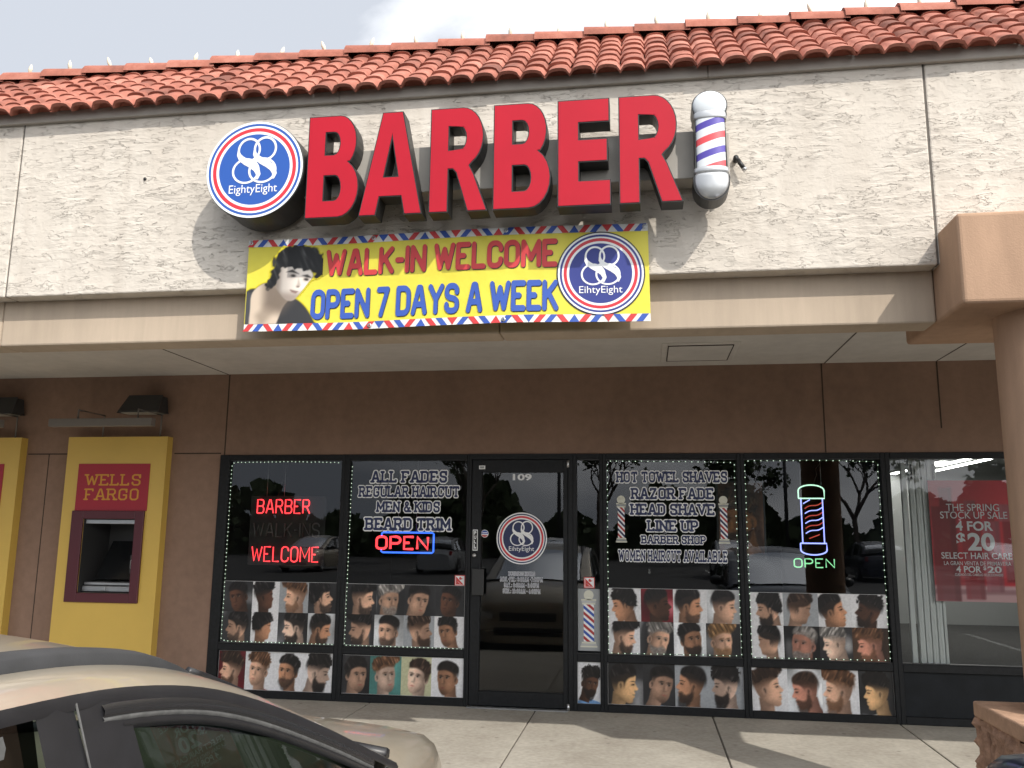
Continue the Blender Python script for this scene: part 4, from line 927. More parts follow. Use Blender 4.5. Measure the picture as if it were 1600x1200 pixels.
# ---- haircut photographs: each poster is a sheet with its photographs
def poster(label, x0, x1, z0, z1, y, rows, seed, gap=.0):
    """rows from the top down; each row a list of portrait codes"""
    o = thing('haircut_poster', label, 'poster', 'haircut posters')
    q = MB(); q.box(x0-.003, x1+.003, y+.0012, y+.004, z0-.003, z1+.003); q.build('sheet', 'poster', o)
    nr = len(rows)
    for i, row in enumerate(rows):
        b = z1-(z1-z0)*(i+1)/nr; t = z1-(z1-z0)*i/nr; wts = [1+.05*math.sin(seed+3*k+i) for k in range(len(row))]; tot = sum(wts); x = x0
        for k, sp in enumerate(row):
            wd = (x1-x0)*wts[k]/tot
            print_grid('photo', portrait(sp, seed*31+i*7+k, 40, int(40*(t-b)/wd)+2, (t-b)/wd), x, x+wd, b, t, y, o); x += wd
    return origin(o, ((x0+x1)/2, y, z0))
YI = .0245; YO = .0165
poster('upper haircut poster in the far left window under the red neon words', -4.046, -2.907, .498, 1.066, YI, [['LTdkd04k', 'RBdkw01k', 'LPlna12n', 'RPlkd23k'], ['LPlkd10b', 'RBtkw03k', 'LPpkd30k', 'RPtkg20w']], 1)
poster('upper haircut poster in the window under the blue bordered open sign', -2.813, -1.665, .505, 1.062, YI, [['RPlkd21k', 'RTlgd22k', 'RTlkd04k', 'LTdkd04k'], ['LPlkd22k', 'LTlkg14k', 'RPlba31k', 'LTtkw00k']], 2)
poster('upper haircut poster in the window right of the barber pole poster', -.337, .816, .494, 1.069, YI, [['LPtkw03k', 'RPdkr04w', 'RPtkw10k', 'RPlkg04w'], ['RPlkw22k', 'RTlgd31g', 'RTtkg20k', 'RTlod22w']], 3)
poster('upper haircut poster in the window under the barber pole neon', .913, 2.054, .497, 1.056, YI, [['LPlkw33g', 'RBlba00w', 'RPtkw00k', 'LPdkw11w'], ['LBlkw00k', 'LTrgk34k', 'LPpgd02g', 'LPrnb21s']], 4)
poster('lower haircut poster at the left end, partly hidden by the tan car', -4.045, -2.915, .070, .418, YO, [['LPlbr21k', 'LTlnw01r', 'LTtkw10s', 'RPpkw31g']], 5)
poster('lower haircut poster left of the door, three boys and a young man', -2.836, -1.657, .073, .413, YO, [['RTlkd00k', 'RTpne02y', 'LTpbc00o', 'LTtkw04n']], 6)
poster('narrow lower haircut poster of one bearded man beside the door', -.614, -.414, .066, .417, YO, [['RTdkw21b']], 7)
poster('lower haircut poster right of the door, white collared clients', -.344, .827, .070, .424, YO, [['RPykd00w', 'RTlkd04b', 'LPtka24n', 'LPpka31w']], 8)
poster('lower haircut poster farthest right with a tattooed neck', .899, 2.064, .064, .426, YO, [['RPlbw02w', 'LPrbg24n', 'LPlnw22k', 'LPykd01w']], 9)

# barber pole poster in the sidelight, and two barber pole decals
def printed_pole(q, cx, z0, z1, hw, y, flare=1.32, dirn=-1):
    H = z1-z0; g = .12*H
    zb, zt = z0+.10*H, z1-.25*H
    for k in range(3): q.rect(cx-hw*(flare+.30-.12*k), cx+hw*(flare+.30-.12*k), z0+.033*H*k, z0+.033*H*(k+1)-.002, y, 2 if k % 2 else 0)
    for k in range(3): q.rect(cx-hw*(flare-.05+.09*k), cx+hw*(flare-.05+.09*k), zt+.033*H*k, zt+.033*H*(k+1)-.002, y, 2 if k % 2 else 0)
    annulus(q, cx, z1-.085*H, 0, .085*H*1.05 if .085*H < hw*1.6 else hw*1.5, y, 0, 28)
    q.rect(cx-hw, cx+hw, zb, zt, y+.0004, 1)
    p = (zt-zb)/3.05; sl = .155*H; k = -2
    while zb+k*p/2 < zt:
        a = zb+k*p/2; pts = []
        for (xx, za) in ((-1, a+(sl if dirn < 0 else 0)), (1, a+(0 if dirn < 0 else sl))): pts.append((xx, za))
        lo = [(cx-hw, pts[0][1]), (cx+hw, pts[1][1])]; th = p*.27
        poly = [lo[0], lo[1], (lo[1][0], lo[1][1]+th), (lo[0][0], lo[0][1]+th)]
        # clip to the cylinder
        def clip(P, zc, keep_above):
            out = []
            for i in range(len(P)):
                a_, b_ = P[i], P[(i+1) % len(P)]; ia = (a_[1] >= zc) == keep_above; ib = (b_[1] >= zc) == keep_above
                if ia: out.append(a_)
                if ia != ib: t_ = (zc-a_[1])/(b_[1]-a_[1]); out.append((a_[0]+(b_[0]-a_[0])*t_, zc))
            return out
        poly = clip(poly, zb, True); poly = clip(poly, zt, False) if len(poly) > 2 else poly
        if len(poly) > 2: q.poly(poly, y-.0008, 3 if k % 2 else 4)
        k += 1
o = thing('barber_pole_poster', 'grey poster of a barber pole in the narrow sidelight window', 'poster')
q = MB(); q.box(-.612, -.412, YI+.001, YI+.004, .515, 1.058); q.build('sheet', 'greyprint', o)
q = MB(); printed_pole(q, -.514, .545, 1.045, .047, YI-.001); q.build('printed_pole', ['ivory', 'white', 'chrome', 'dred', 'bblue'], o); origin(o, (-.512, YI, .515))
for cx, lb in ((-.2125, 'barber pole decal left of the shave list lettering'), (.7055, 'barber pole decal right of the shave list lettering')):
    q = MB(); printed_pole(q, cx, 1.477, 1.90, .031, YV); origin(tag(q.build('barber_pole_decal', ['ivory', 'white', 'greyprint', 'dred', 'navy']), lb, 'decal', 'barber pole decals'), (cx, YV, 1.477))

# ---- neon
o = thing('neon_sign', 'red neon words barber and welcome in the far left window', 'neon sign')
yn = .085
q = MB(); neon_text(q, 'BARBER', -3.782, -3.240, 1.722, 1.853, yn, .0065); q.build('lit_letters', 'neonred', o)
q = MB(); neon_text(q, 'WELCOME', -3.812, -3.130, 1.257, 1.396, yn, .0065); q.build('lit_letters', 'neonred', o)
q = MB(); neon_text(q, 'WALK-INS', -3.81, -3.13, 1.495, 1.625, yn, .007); q.build('unlit_letters', 'neonoff', o)
q = MB(); q.box(-3.86, -3.08, yn+.02, yn+.028, 1.22, 1.89); q.build('backing', 'dark', o); origin(o, (-3.47, yn, 1.22))
o = thing('neon_sign', 'red neon open sign with a blue border above the left haircut poster', 'neon sign')
q = MB(); neon_text(q, 'OPEN', -2.548, -2.043, 1.392, 1.506, yn, .0115); q.build('lit_letters', 'neonred', o)
q = MB(); q.tube([(-2.50,yn,1.395),(-2.50,yn,1.368),(-2.485,yn,1.358),(-2.0,yn,1.358),(-1.987,yn,1.37),(-1.987,yn,1.535),(-2.0,yn,1.547),(-2.485,yn,1.547),(-2.50,yn,1.537),(-2.50,yn,1.515)], .0085, 6); q.build('blue_border', 'neonblue', o)
origin(o, (-2.25, yn, 1.355))
o = thing('neon_sign', 'neon barber pole with green open word in the right window', 'neon sign')
x0, x1 = 1.385, 1.590
q = MB(); q.tube([(1.372,yn,1.885),(1.372,yn,1.955)]+[(1.484+.112*math.cos(math.radians(a)), yn, 1.955+.05*math.sin(math.radians(a))) for a in range(180, -1, -15)]+[(1.596,yn,1.955),(1.596,yn,1.885),(1.372,yn,1.885)], .0058, 6); q.build('cap_tube', 'neonmint', o)
q = MB()
for x in (1.392, 1.578): q.tube([(x,yn,1.488),(x,yn,1.885)], .0052, 6)
q.tube([(1.372,yn,1.488),(1.372,yn,1.43)]+[(1.484+.112*math.cos(math.radians(a)), yn, 1.43-.043*math.sin(math.radians(a))) for a in range(180, -1, -15)]+[(1.596,yn,1.43),(1.596,yn,1.488),(1.372,yn,1.488)], .0058, 6); q.build('frame_tube', 'neonviolet', o)
for k in range(8):
    q = MB(); zc = 1.53+.044*k; pts = [(1.41+.15*t/8+.012, yn, zc+.055*t/8+.009*math.sin(t/8*6.28)) for t in range(9)] if k not in (0, 7) else [(1.45+.09*t/6 if k == 0 else 1.41+.06*t/6, yn, zc+.035*t/6) for t in range(7)]
    q.tube(pts, .0046, 5); q.build('stripe_tube', 'neonviolet' if k % 2 else 'neondull', o)
q = MB(); neon_text(q, 'OPEN', 1.310, 1.652, 1.278, 1.352, yn, .0055); q.build('lit_letters', 'neongreen', o); origin(o, (1.484, yn, 1.27))
bq = MB(); bq.lathe([(.0004,-.0046),(.0036,-.003),(.0048,0),(.0036,.003),(.0004,.0046)], (0,0,0), 6); LED0 = [None]
def led_string(label, pts, n):
    o = thing('led_string', label, 'string lights', 'lit strings around the windows')
    q = MB(); q.tube(pts, .0022, 4); q.build('wire', 'ledwire', o)
    P = [Vector(p) for p in pts]; ls = [(b-a).length for a, b in zip(P[:-1], P[1:])]; tot = sum(ls)
    for k in range(n):
        d_ = tot*(k+.5)/n; i = 0
        while d_ > ls[i] and i < len(ls)-1: d_ -= ls[i]; i += 1
        p = P[i].lerp(P[i+1], d_/ls[i])
        if LED0[0] is None: b = bq.build('led_bulb', 'led', o); LED0[0] = b
        else: b = LED0[0].copy(); COL.objects.link(b); b.parent = o
        b.location = (p.x+random.uniform(-.002,.002), p.y-.004, p.z+random.uniform(-.002,.002))
    return o
yl = .0225
led_string('string of tiny lights around the far left window', [(-2.92,yl,2.212),(-3.4,yl,2.222),(-4.02,yl,2.216),(-4.045,yl,2.19),(-4.04,yl,.52),(-3.98,yl,.505),(-2.905,yl,.502)], 98)
led_string('string of tiny lights beside and under the haircut list window', [(-2.800,yl,2.19),(-2.802,yl,1.3),(-2.806,yl,.50),(-1.665,yl,.498)], 72)
led_string('string of tiny lights around the shave list window', [(-.335,yl,2.222),(.2,yl,2.215),(.812,yl,2.205),(.818,yl,1.3),(.822,yl,.512),(-.338,yl,.502),(-.338,yl,1.5),(-.335,yl,2.215)], 100)
led_string('string of tiny lights around the barber pole neon window', [(.905,yl,2.218),(1.6,yl,2.222),(2.03,yl,2.208),(2.05,yl,2.19),(2.055,yl,.512),(.908,yl,.502),(.906,yl,1.4),(.905,yl,2.21)], 100)

def cord(o, pts): q = MB(); q.tube(pts, .003, 5); q.build('power_cord', 'wire', o)
for x, z0 in ((-3.60, 1.89), (-2.25, 1.55), (1.484, 2.005)):
    o = thing('hanging_chain', {-3.60: 'thin chains holding the red neon words', -2.25: 'thin chains holding the blue bordered open sign', 1.484: 'thin chains holding the barber pole neon'}[x], 'chain')
    for dx in (-.09, .09): q = MB(); q.tube([(x+dx, .088, z0), (x+dx, .088, 2.236)], .0016, 4); q.build('chain', 'grommet', o)
    cord(o, [(x+.02, .092, z0), (x+.06, .10, z0+.1), (x+.05, .10, 2.0 if z0 < 1.9 else 2.15), (x+.12, .10, 2.236)])
    origin(o, (x, .09, z0))

# ---- the neighbouring store's window
o = thing('folding_shutter', 'white folded security shutter standing inside the right hand window', 'shutter')
q = MB(); q.box(2.262, 2.305, .10, .14, .09, 2.30); q.box(2.235, 2.33, .07, .17, .08, .09); bevel(q.build('post', 'shutter', o), .004, 1)
q = MB()
for k in range(9):
    x = 2.325+.0255*k; q.box(x, x+.0225, .085+.012*(k % 2), .135, .17, 2.28)
bevel(q.build('folded_slats', 'shutter', o), .003, 1)
for x in (2.345, 2.53):
    for z in (.22, 2.06): q = MB(); q.box(x-.006, x+.006, .074, .084, z, z+.13); q.build('slot_plate', 'black', o)
q = MB(); q.tube([(2.51,.10,.115),(2.51,.125,.115)], .035, 16); q.box(2.50, 2.52, .09, .135, .115, .17); q.build('caster', 'steel', o); origin(o, (2.40, .12, 0))
o = thing('sale_poster', 'red hair care sale poster hanging in the window behind the column', 'poster')
ys = .042; X0, X1, Z0_, Z1_ = 2.463, 3.16, 1.012, 2.045
def sale_print():
    W, H = 70, 104; r = np.random.default_rng(5); X, Y = np.meshgrid(np.linspace(0, 1, W), np.linspace(0, 1, H))
    base = np.array((206, 56, 66.)); img = np.ones((H, W, 3))*base*(.92+.2*sst(.2, 1, X))[..., None]
    def over(m, c):
        nonlocal img
        m = np.clip(m, 0, 1)[..., None]; img = img*(1-m)+np.array(c, float)*m
    box = lambda a, b, c, d: sst(-.012, .012, X-a)*sst(.012, -.012, X-b)*sst(-.01, .01, Y-c)*sst(.01, -.01, Y-d)
    over(box(-.1, 1.1, -.1, .13), (226, 176, 178)); over(box(-.1, 1.1, .06, .10)*.6, (150, 90, 96))
    for a, b, c, d, col in ((.02,.30,.0,.78,(122,34,40)), (.12,.27,.78,.94,(118,32,38)), (.36,.58,.02,.70,(150,44,52)), (.41,.54,.70,.83,(158,78,84)), (.60,.80,.08,.66,(172,96,106)), (.64,.75,.66,.80,(152,52,60)), (.84,.99,.16,.66,(138,38,46)), (.80,.98,.66,.80,(176,110,116))):
        over(box(a, b, c, d)*.72, np.array(col)); over(box(a+.02*(b-a), a+.25*(b-a), c, d)*.30, np.array(col)*1.25); over(box(b-.25*(b-a), b, c, d)*.3, np.array(col)*.75)
    c = np.clip(img, 0, 255)/255; return np.where(c <= .04045, c/12.92, ((c+.055)/1.055)**2.4)
q = MB(); q.box(X0, X1, ys+.001, ys+.004, Z0_, Z1_); q.build('sheet', 'poster', o); print_grid('printed_picture', sale_print(), X0, X1, Z0_, Z1_, ys, o)
fx = lambda x: 2.463+(x-2.440)*1.012
for s_, a, b, c, d_, bo in (('THE SPRING', 2.576, 3.001, 1.779, 1.842, .004), ('STOCK UP SALE', 2.523, 3.061, 1.714, 1.775, .004), ('4 FOR', 2.642, 2.940, 1.610, 1.693, .03), ('$', 2.639, 2.712, 1.475, 1.594, .035), ('20', 2.728, 2.945, 1.440, 1.594, .035), ('SELECT HAIR CARE', 2.509, 3.071, 1.371, 1.426, .012), ('LA GRAN VENTA DE PRIMAVERA', 2.526, 3.059, 1.317, 1.351, .004), ('4 POR', 2.621, 2.820, 1.256, 1.312, .025), ('$', 2.835, 2.86, 1.275, 1.312, .025), ('20', 2.868, 2.980, 1.256, 1.312, .025), ('CUIDADO DEL CABELLO SELECCIONADO', 2.607, 2.987, 1.228, 1.249, .008)):
    q = MB(); fit_text(q, s_, fx(a), fx(b), c, d_, ys-.002, bo); q.build('lettering', 'white', o)
origin(o, (2.8, ys, Z0_))
for i, (x, y, w_, lb) in enumerate(((4.75, 4.0, 1.3, 'nearest'), (5.05, 5.6, 1.3, 'middle'), (4.55, 6.0, 1.3, 'farthest'))):
    o = thing('ceiling_light', lb + ' of the three lit fluorescent lights inside the store window', 'ceiling light', 'fluorescent lights in the neighbouring store')
    q = MB(); q.box(x-.07, x+.07, y, y+2.9, 2.705, 2.76); q.build('housing', 'shutter', o); q = MB(); q.quad((x-.06,y+.02,2.70),(x-.06,y+2.88,2.70),(x+.06,y+2.88,2.70),(x+.06,y+.02,2.70)); q.build('tube', 'lampw', o); origin(o, (x, y, 2.76))
# pictures on the barber shop's inner wall
o = thing('wall_picture', 'orange toned portrait picture seen inside through the shave list window', 'picture')
a = portrait('LTybb31k', 77, 44, 76, 1.72)*np.array([1.1, .75, .5]); q = MB(); q.box(.72, 1.20, 1.001, 1.02, 1.30, 2.10); q.build('board', 'black', o); print_grid('printed_picture', a, .74, 1.18, 1.32, 2.08, .998, o); origin(o, (.96, 1, 1.3))

# ================================================================== CASH MACHINES, LAMPS, SPRINKLERS
def cash_machine(label):
    o = thing('cash_machine', label, 'cash machine', 'cash machines in the brown wall')
    f = MB(); X0, X1, Z1_ = -5.768, -4.690, 2.467; hx0, hx1, hz0, hz1 = -5.515, -4.955, .935, 1.65
    for a, b, c, d_ in ((X0, hx0, 0, Z1_), (hx1, X1, 0, Z1_), (hx0, hx1, 0, hz0), (hx0, hx1, hz1, Z1_)): f.box(a, b, -.10, -.001, c, d_)
    f.box(X1, X1+.003, -.10, -.001, 0, Z1_, 0)
    f.build('panel', 'ayellow', o)
    q = MB(); q.box(-5.625, -4.848, -.106, -.1005, 1.731, 2.196); q.build('sign_panel', 'ared', o)
    q = MB(); slab_text(q, 'WELLS', -5.548, -4.922, 1.978, 2.092, -.1075, .46, 0, True, 2.1, .46); slab_text(q, 'FARGO', -5.538, -4.932, 1.834, 1.949, -.1075, .46, 0, True, 2.1, .46); q.build('lettering', 'agold', o)
    q = MB(); bx = (-5.640, -4.862, .845, 1.7300)
    for a, b, c, d_ in ((bx[0], hx0, bx[2], bx[3]), (hx1, bx[1], bx[2], bx[3]), (hx0, hx1, bx[2], hz0), (hx0, hx1, hz1, bx[3])): q.box(a, b, -.125, -.1005, c, d_)
    bevel(q.build('bezel', 'amaroon', o), .004, 1)
    q = MB()
    for a, b, c, d_ in ((hx0, hx0+.004, hz0, hz1), (hx1-.004, hx1, hz0, hz1)): q.box(a, b, -.099, .36, c, d_)
    q.box(hx0, hx1, -.099, .36, hz0, hz0+.004); q.box(hx0, hx1, -.099, .36, hz1-.004, hz1); q.box(hx0, hx1, .34, .36, hz0, hz1); q.build('recess', 'lampdark', o)
    q = MB(); q.box(hx0+.01, hx1-.01, -.085, -.02, 1.602, 1.644); bevel(q.build('task_light', 'steel', o), .004, 1)
    q = MB(); q.add([(-5.44,.05,1.06),(-4.985,.05,1.06),(-4.985,.30,1.43),(-5.44,.30,1.43),(-5.44,.33,1.06),(-4.985,.33,1.06),(-4.985,.33,1.43),(-5.44,.33,1.43)], [(0,1,2,3),(0,4,5,1),(3,2,6,7),(0,3,7,4),(1,5,6,2)]); q.build('screen', 'screen', o)
    q = MB(); q.box(-5.05, -4.99, .0, .08, 1.12, 1.30); bevel(q.build('card_reader', 'lampdark', o), .008, 2)
    q = MB(); q.tube([(-5.035,-.004,1.175),(-5.035,-.004,1.245),(-5.02,-.004,1.26),(-5.005,-.004,1.245),(-5.005,-.004,1.175),(-5.02,-.004,1.16),(-5.035,-.004,1.175)], .004, 6); q.build('card_slot_ring', 'chrome', o)
    q = MB(); q.box(hx0+.012, hx1-.012, -.03, .30, 1.005, 1.035); q.box(hx0+.012, -5.25, -.055, .25, .945, 1.0); q.box(-5.245, hx1-.012, -.055, .25, .945, 1.0); q.box(-5.3, -5.2, -.060, -.05, .947, .960, 0); bevel(q.build('keypad_shelf', 'steel', o), .005, 1)
    q = MB(); q.box(-5.715, -4.632, -.50, -.425, 2.527, 2.603); bevel(q.build('light_bar', 'bargrey', o), .004, 1)
    q = MB()
    for x in (-5.43, -4.80): q.tube([(x,-.05,2.467),(x,-.05,2.69),(x,-.46,2.69),(x,-.46,2.60)], .009, 8)
    q.build('bracket', 'bargrey', o)
    return origin(o, (-5.23, 0, 0))
cm = cash_machine('yellow cash machine with red sign, nearer the shop window')
c2 = copy_tree(cm); c2.location.x += -1.615; c2['label'] = 'yellow cash machine cut off by the left edge of the photo'
def wall_lamp(label):
    o = thing('wall_lamp', label, 'lamp', 'dark wedge lamps on the brown wall')
    q = MB(); q.add([(-5.19,-.02,2.705),(-4.745,-.02,2.705),(-4.745,-.20,2.705),(-5.19,-.20,2.705),(-5.12,-.02,2.875),(-4.765,-.02,2.875),(-4.765,-.13,2.875),(-5.12,-.13,2.875)], [(0,1,2,3)[::-1],(4,5,6,7)[::-1],(3,2,6,7)[::-1],(0,3,7,4),(1,5,6,2),(0,4,5,1)]); bevel(q.build('housing', 'lampdark', o), .01, 2)
    q = MB(); q.box(-5.16, -4.78, -.185, -.04, 2.696, 2.704); q.build('lens', 'lens', o); q = MB(); q.box(-5.1, -4.85, -.02, -.001, 2.74, 2.86); q.build('back_plate', 'lampdark', o); return origin(o, (-4.985, 0, 2.70))
wl = wall_lamp('dark wedge shaped lamp above the nearer cash machine'); w2 = copy_tree(wl); w2.location.x -= 1.615; w2['label'] = 'dark wedge shaped lamp at the left edge of the photo'
for x, y, lb in ((-3.758, -1.648, 'small dark fire sprinkler under the soffit, left one'), (-.133, -1.588, 'small dark fire sprinkler under the soffit near the hatch')):
    q = MB(); q.tube([(x,y,3.103),(x,y,3.07)], .016, 8); q.tube([(x-.018,y,3.07),(x-.02,y,3.045),(x,y,3.03),(x+.02,y,3.045),(x+.018,y,3.07)], .005, 5); q.tube([(x,y,3.032),(x,y,3.026)], .03, 10)
    q.tube([(x-.03,y,3.03),(x-.036,y,3.04)], .005, 5); q.tube([(x+.03,y,3.03),(x+.036,y,3.04)], .005, 5)
    origin(tag(q.build('fire_sprinkler', 'black'), lb, 'sprinkler', 'sprinklers under the soffit'), (x, y, 3.104))

# ================================================================== CARS
M['tan'] = mat('tan_car_paint', (0.50, 0.44, 0.345), 0.30, metal=0.55, coat=0.7, var=(30, .03))
M['navycar'] = mat('navy_car_paint', (0.008, 0.013, 0.034), 0.3, metal=0.3, coat=0.8)
M['silver'] = mat('silver_car_paint', (0.42, 0.43, 0.44), 0.35, metal=0.4, coat=0.6)
M['whitecar'] = mat('white_car_paint', (0.72, 0.72, 0.71), 0.35, coat=0.6)
M['trim'] = mat('black_car_trim', (0.016, 0.016, 0.018), 0.38, var=(20, .2))
M['rail'] = mat('grey_rail_plastic', (0.030, 0.031, 0.033), 0.6, var=(9, .25), bump=(300, .3, .001))
M['visor'] = mat('smoked_visor', (0.020, 0.020, 0.021), 0.22)
M['seal'] = mat('dusty_rubber', (0.085, 0.085, 0.083), 0.85, var=(40, .35))
M['carglass'] = glass_mat('car_glass', (0.22, 0.275, 0.25), 1.3)
M['darkglass'] = glass_mat('privacy_glass', (0.05, 0.05, 0.05), 1.4)
M['seat'] = mat('car_seat', (0.045, 0.044, 0.042), 0.9)
M['tyre'] = mat('tyre', (0.02, 0.02, 0.02), 0.85); M['rim'] = mat('wheel_rim', (0.4, 0.41, 0.42), 0.3, metal=0.8)
M['headlight'] = mat('headlight_lens', (0.55, 0.57, 0.58), 0.1, coat=1.0); M['tail'] = mat('tail_light', (0.3, 0.01, 0.01), 0.2)
def interp(P, x):
    for (a, fa), (b, fb) in zip(P[:-1], P[1:]):
        if a <= x <= b or (a >= x >= b): return fa+(fb-fa)*(x-a)/(b-a)
    return P[0][1] if abs(x-P[0][0]) < abs(x-P[-1][0]) else P[-1][1]
def smooth_curve(P, n=6):
    out = []
    for i in range(len(P)-1):
        p0 = P[max(i-1, 0)]; p1 = P[i]; p2 = P[i+1]; p3 = P[min(i+2, len(P)-1)]
        for k in range(n):
            t = k/n; out.append(tuple(.5*((2*b)+(-a+c)*t+(2*a-5*b+4*c-d)*t*t+(-a+3*b-3*c+d)*t**3) for a, b, c, d in zip(p0, p1, p2, p3)))
    return out+[tuple(P[-1])]
def build_car(label, paint, group=None, privacy=False):
    """hatchback with roof rails: +y is forward, z = 0 is the road"""
    o = thing('parked_car', label, 'car', group)
    Wd = [(-2.16,.66),(-2.05,.76),(-1.7,.845),(-1.2,.872),(.9,.872),(1.4,.866),(1.75,.84),(1.95,.77),(2.06,.67),(2.14,.50)]
    ZH = [(-2.16,.80),(-2.05,.95),(-1.9,1.03),(-1.2,1.005),(.6,.965),(1.02,.972),(1.25,.975),(1.5,.955),(1.7,.925),(1.85,.872),(1.95,.81),(2.06,.71),(2.14,.58)]
    ys = [-2.16,-2.12,-2.05,-1.95,-1.8,-1.5,-1.0,-.5,0,.5,.8,1.0,1.1,1.25,1.4,1.55,1.7,1.82,1.92,2.0,2.06,2.11,2.14]
    rows = []
    for y in ys:
        w = interp(Wd, y); zh = interp(ZH, y); hood = y > 1.0
        h = [(w-.05,.20),(w-.01,.30),(w,.46),(w-.005,.62),(w-.015,.76*min(1, zh/.9)),(w-.035,zh-.09),(w-.055,zh-.045),(w-.10,zh-.012)]
        h += [(w*.70,zh+.014),(w*.42,zh+.034),(w*.2,zh+.044),(0,zh+.047)] if hood or y < -1.9 else [(w*.7,zh-.012),(w*.42,zh-.012),(w*.2,zh-.012),(0,zh-.012)]
        rows.append([(-a, y, b) for a, b in h]+[(a, y, b) for a, b in h[::-1][1:]])
    b = MB(); b.grid(rows, 0, True); b.add(rows[-1], [tuple(range(len(rows[-1])))[::-1]], 0); b.add(rows[0], [tuple(range(len(rows[0])))], 0)
    b.box(-.80, .80, -2.0, 1.95, .19, .24, 1)
    body = b.build('body', [paint, 'trim'], o)
    # hood shut line, cowl
    q = MB(); q.tube([(x, 1.07+.10*(1-(x/.80)**2), .985+.032*(1-(x/.80)**2)) for x in np.linspace(-.78, .78, 15)], .022, 6); q.build('cowl', 'trim', body)
    # glasshouse: T = top edge of the side windows (y, z)
    T = smooth_curve([(1.06,.955),(.80,1.06),(.52,1.175),(.22,1.290),(-.02,1.365),(-.24,1.409),(-.47,1.432),(-.80,1.440),(-1.20,1.425),(-1.55,1.380),(-1.80,1.300),(-1.95,1.16),(-2.02,1.02)], 4)
    xs_ = lambda y, z: .835-.125*max(0, min(1, (z-.97)/.46)) - .02*max(0, y-.6)
    hdr = min(range(len(T)), key=lambda i: abs(T[i][0]-.06)); rear = min(range(len(T)), key=lambda i: abs(T[i][0]+1.72))
    def section(i):
        y, z = T[i]; x = xs_(y, z); k = 0 if i < hdr else 1
        wsb = max(0, (y-.06))*.15 if y > .06 else 0
        g_ = 1+.55*max(0, min(1, y/.7))
        return [(x, y, z), (x-.018*g_, y+.005, z+.018), (x-.048*g_, y+.012, z+.029), (x-.082*g_, y+.02, z+.035), (x-.115*g_, y+.026, z+.038)], (x-.115*g_, y+.026, z+.038, wsb)
    bandL, bandR, rfs, wsl, rgl = [], [], [], [], []
    for i in range(len(T)):
        s_, (xe, ye, ze, wsb) = section(i); bandR.append(s_); bandL.append([(-a, b_, c) for a, b_, c in s_][::-1])
        cr_ = .060 if T[i][0] < .3 else .06-.02*(T[i][0]-.3)
        row = [(xe*t, ye+(wsb+.03)*(1-t*t), ze+cr_*(1-t*t)) for t in np.linspace(1, -1, 17)]
        if i <= hdr: wsl.append(row)
        if hdr <= i <= rear: rfs.append(row)
        if i >= rear: rgl.append(row)
    b = MB(); b.grid([r_[::-1] for r_ in bandR], 0, True); b.grid([r_[::-1] for r_ in bandL], 0, True); b.grid([r_[::-1] for r_ in rfs], 0, True)
    b.build('roof', paint, o)
    q = MB(); q.grid([r_[::-1] for r_ in wsl], 0, True); q.build('windshield', 'carglass', o)
    q = MB(); q.grid([r_[::-1] for r_ in rgl], 0, True); q.build('rear_window', 'darkglass', o)
    # black edge where glass meets body, roof rails
    for sg in (-1, 1):
        q = MB(); q.tube([(sg*(section(i)[1][0]+.004), section(i)[1][1]+.004, section(i)[1][2]+.004) for i in range(0, hdr+1)], .010, 5); q.build('windshield_seal', 'trim', o)
        rl = [i for i in range(len(T)) if -1.7 < T[i][0] < .06]; R0 = []
        for n_, i in enumerate(rl):
            f = n_/(len(rl)-1); e_ = min(1, f/.16, (1-f)/.12); e_ = math.sin(max(0, e_)*math.pi/2)
            s_, (xe, ye, ze, _) = section(i); xc = xe-.006; h_ = .004+.020*e_; wv = .014+.014*e_
            R0.append([(sg*(xc+wv), ye, ze-.010), (sg*(xc+wv*.94), ye, ze+h_*.75), (sg*(xc+wv*.4), ye, ze+h_), (sg*(xc-wv*.4), ye, ze+h_+.004), (sg*(xc-wv), ye, ze+h_*.8), (sg*(xc-wv*1.05), ye, ze)])
        q = MB(); q.grid(R0 if sg < 0 else [r_[::-1] for r_ in R0], 0, True); rr = q.build('roof_rail', 'rail', o)
        i = min(rl, key=lambda i: abs(T[i][0]+.66)); q = MB(); s_, (xe, ye, ze, _) = section(i); q.box(min(sg*(xe-.05), sg*(xe+.03)), max(sg*(xe-.05), sg*(xe+.03)), ye-.004, ye+.004, ze, ze+.0285); q.build('rail_joint', 'seal', rr)
    # side glazing: frame trim under the roof edge, smoked visor, rubber seal, pillars, glass, belt moulding
    zb = lambda y: interp(ZH, y)-.035
    def side_pt(sg, y, z, off=0.0): return (sg*(xs_(y, z)+off), y, z)
    idx = [i for i in range(len(T)) if T[i][1] > zb(T[i][0])+.02]
    def lower(i, d_):                       # point d_ inside the window, along the inward normal of the top edge
        a = T[max(i-1, 0)]; c = T[min(i+1, len(T)-1)]; t = Vector((c[0]-a[0], c[1]-a[1])).normalized(); nrm = Vector((t.y, -t.x))
        if nrm.y > 0: nrm = -nrm
        return (T[i][0]+nrm.x*d_, max(zb(T[i][0]), T[i][1]+nrm.y*d_))
    for sg in (-1, 1):
        def strip(d0, d1, o0, o1, name, m, parent=o, rng_=None):
            rws = []
            for i in idx:
                if rng_ and not (rng_[0] < T[i][0] < rng_[1]): continue
                (ya, za), (yb2, zb2) = lower(i, d0), lower(i, d1); ym, zm = (ya+yb2)/2, (za+zb2)/2; om = max(o0, o1)+.003
                rws.append([side_pt(sg, ya, za, o0), side_pt(sg, ym, zm, om), side_pt(sg, yb2, zb2, o1)])
            q = MB(); q.grid(rws if sg < 0 else [r_[::-1] for r_ in rws], 0, True); return q.build(name, m, parent)
        strip(-.006, .018, .006, .008, 'window_trim', 'trim')
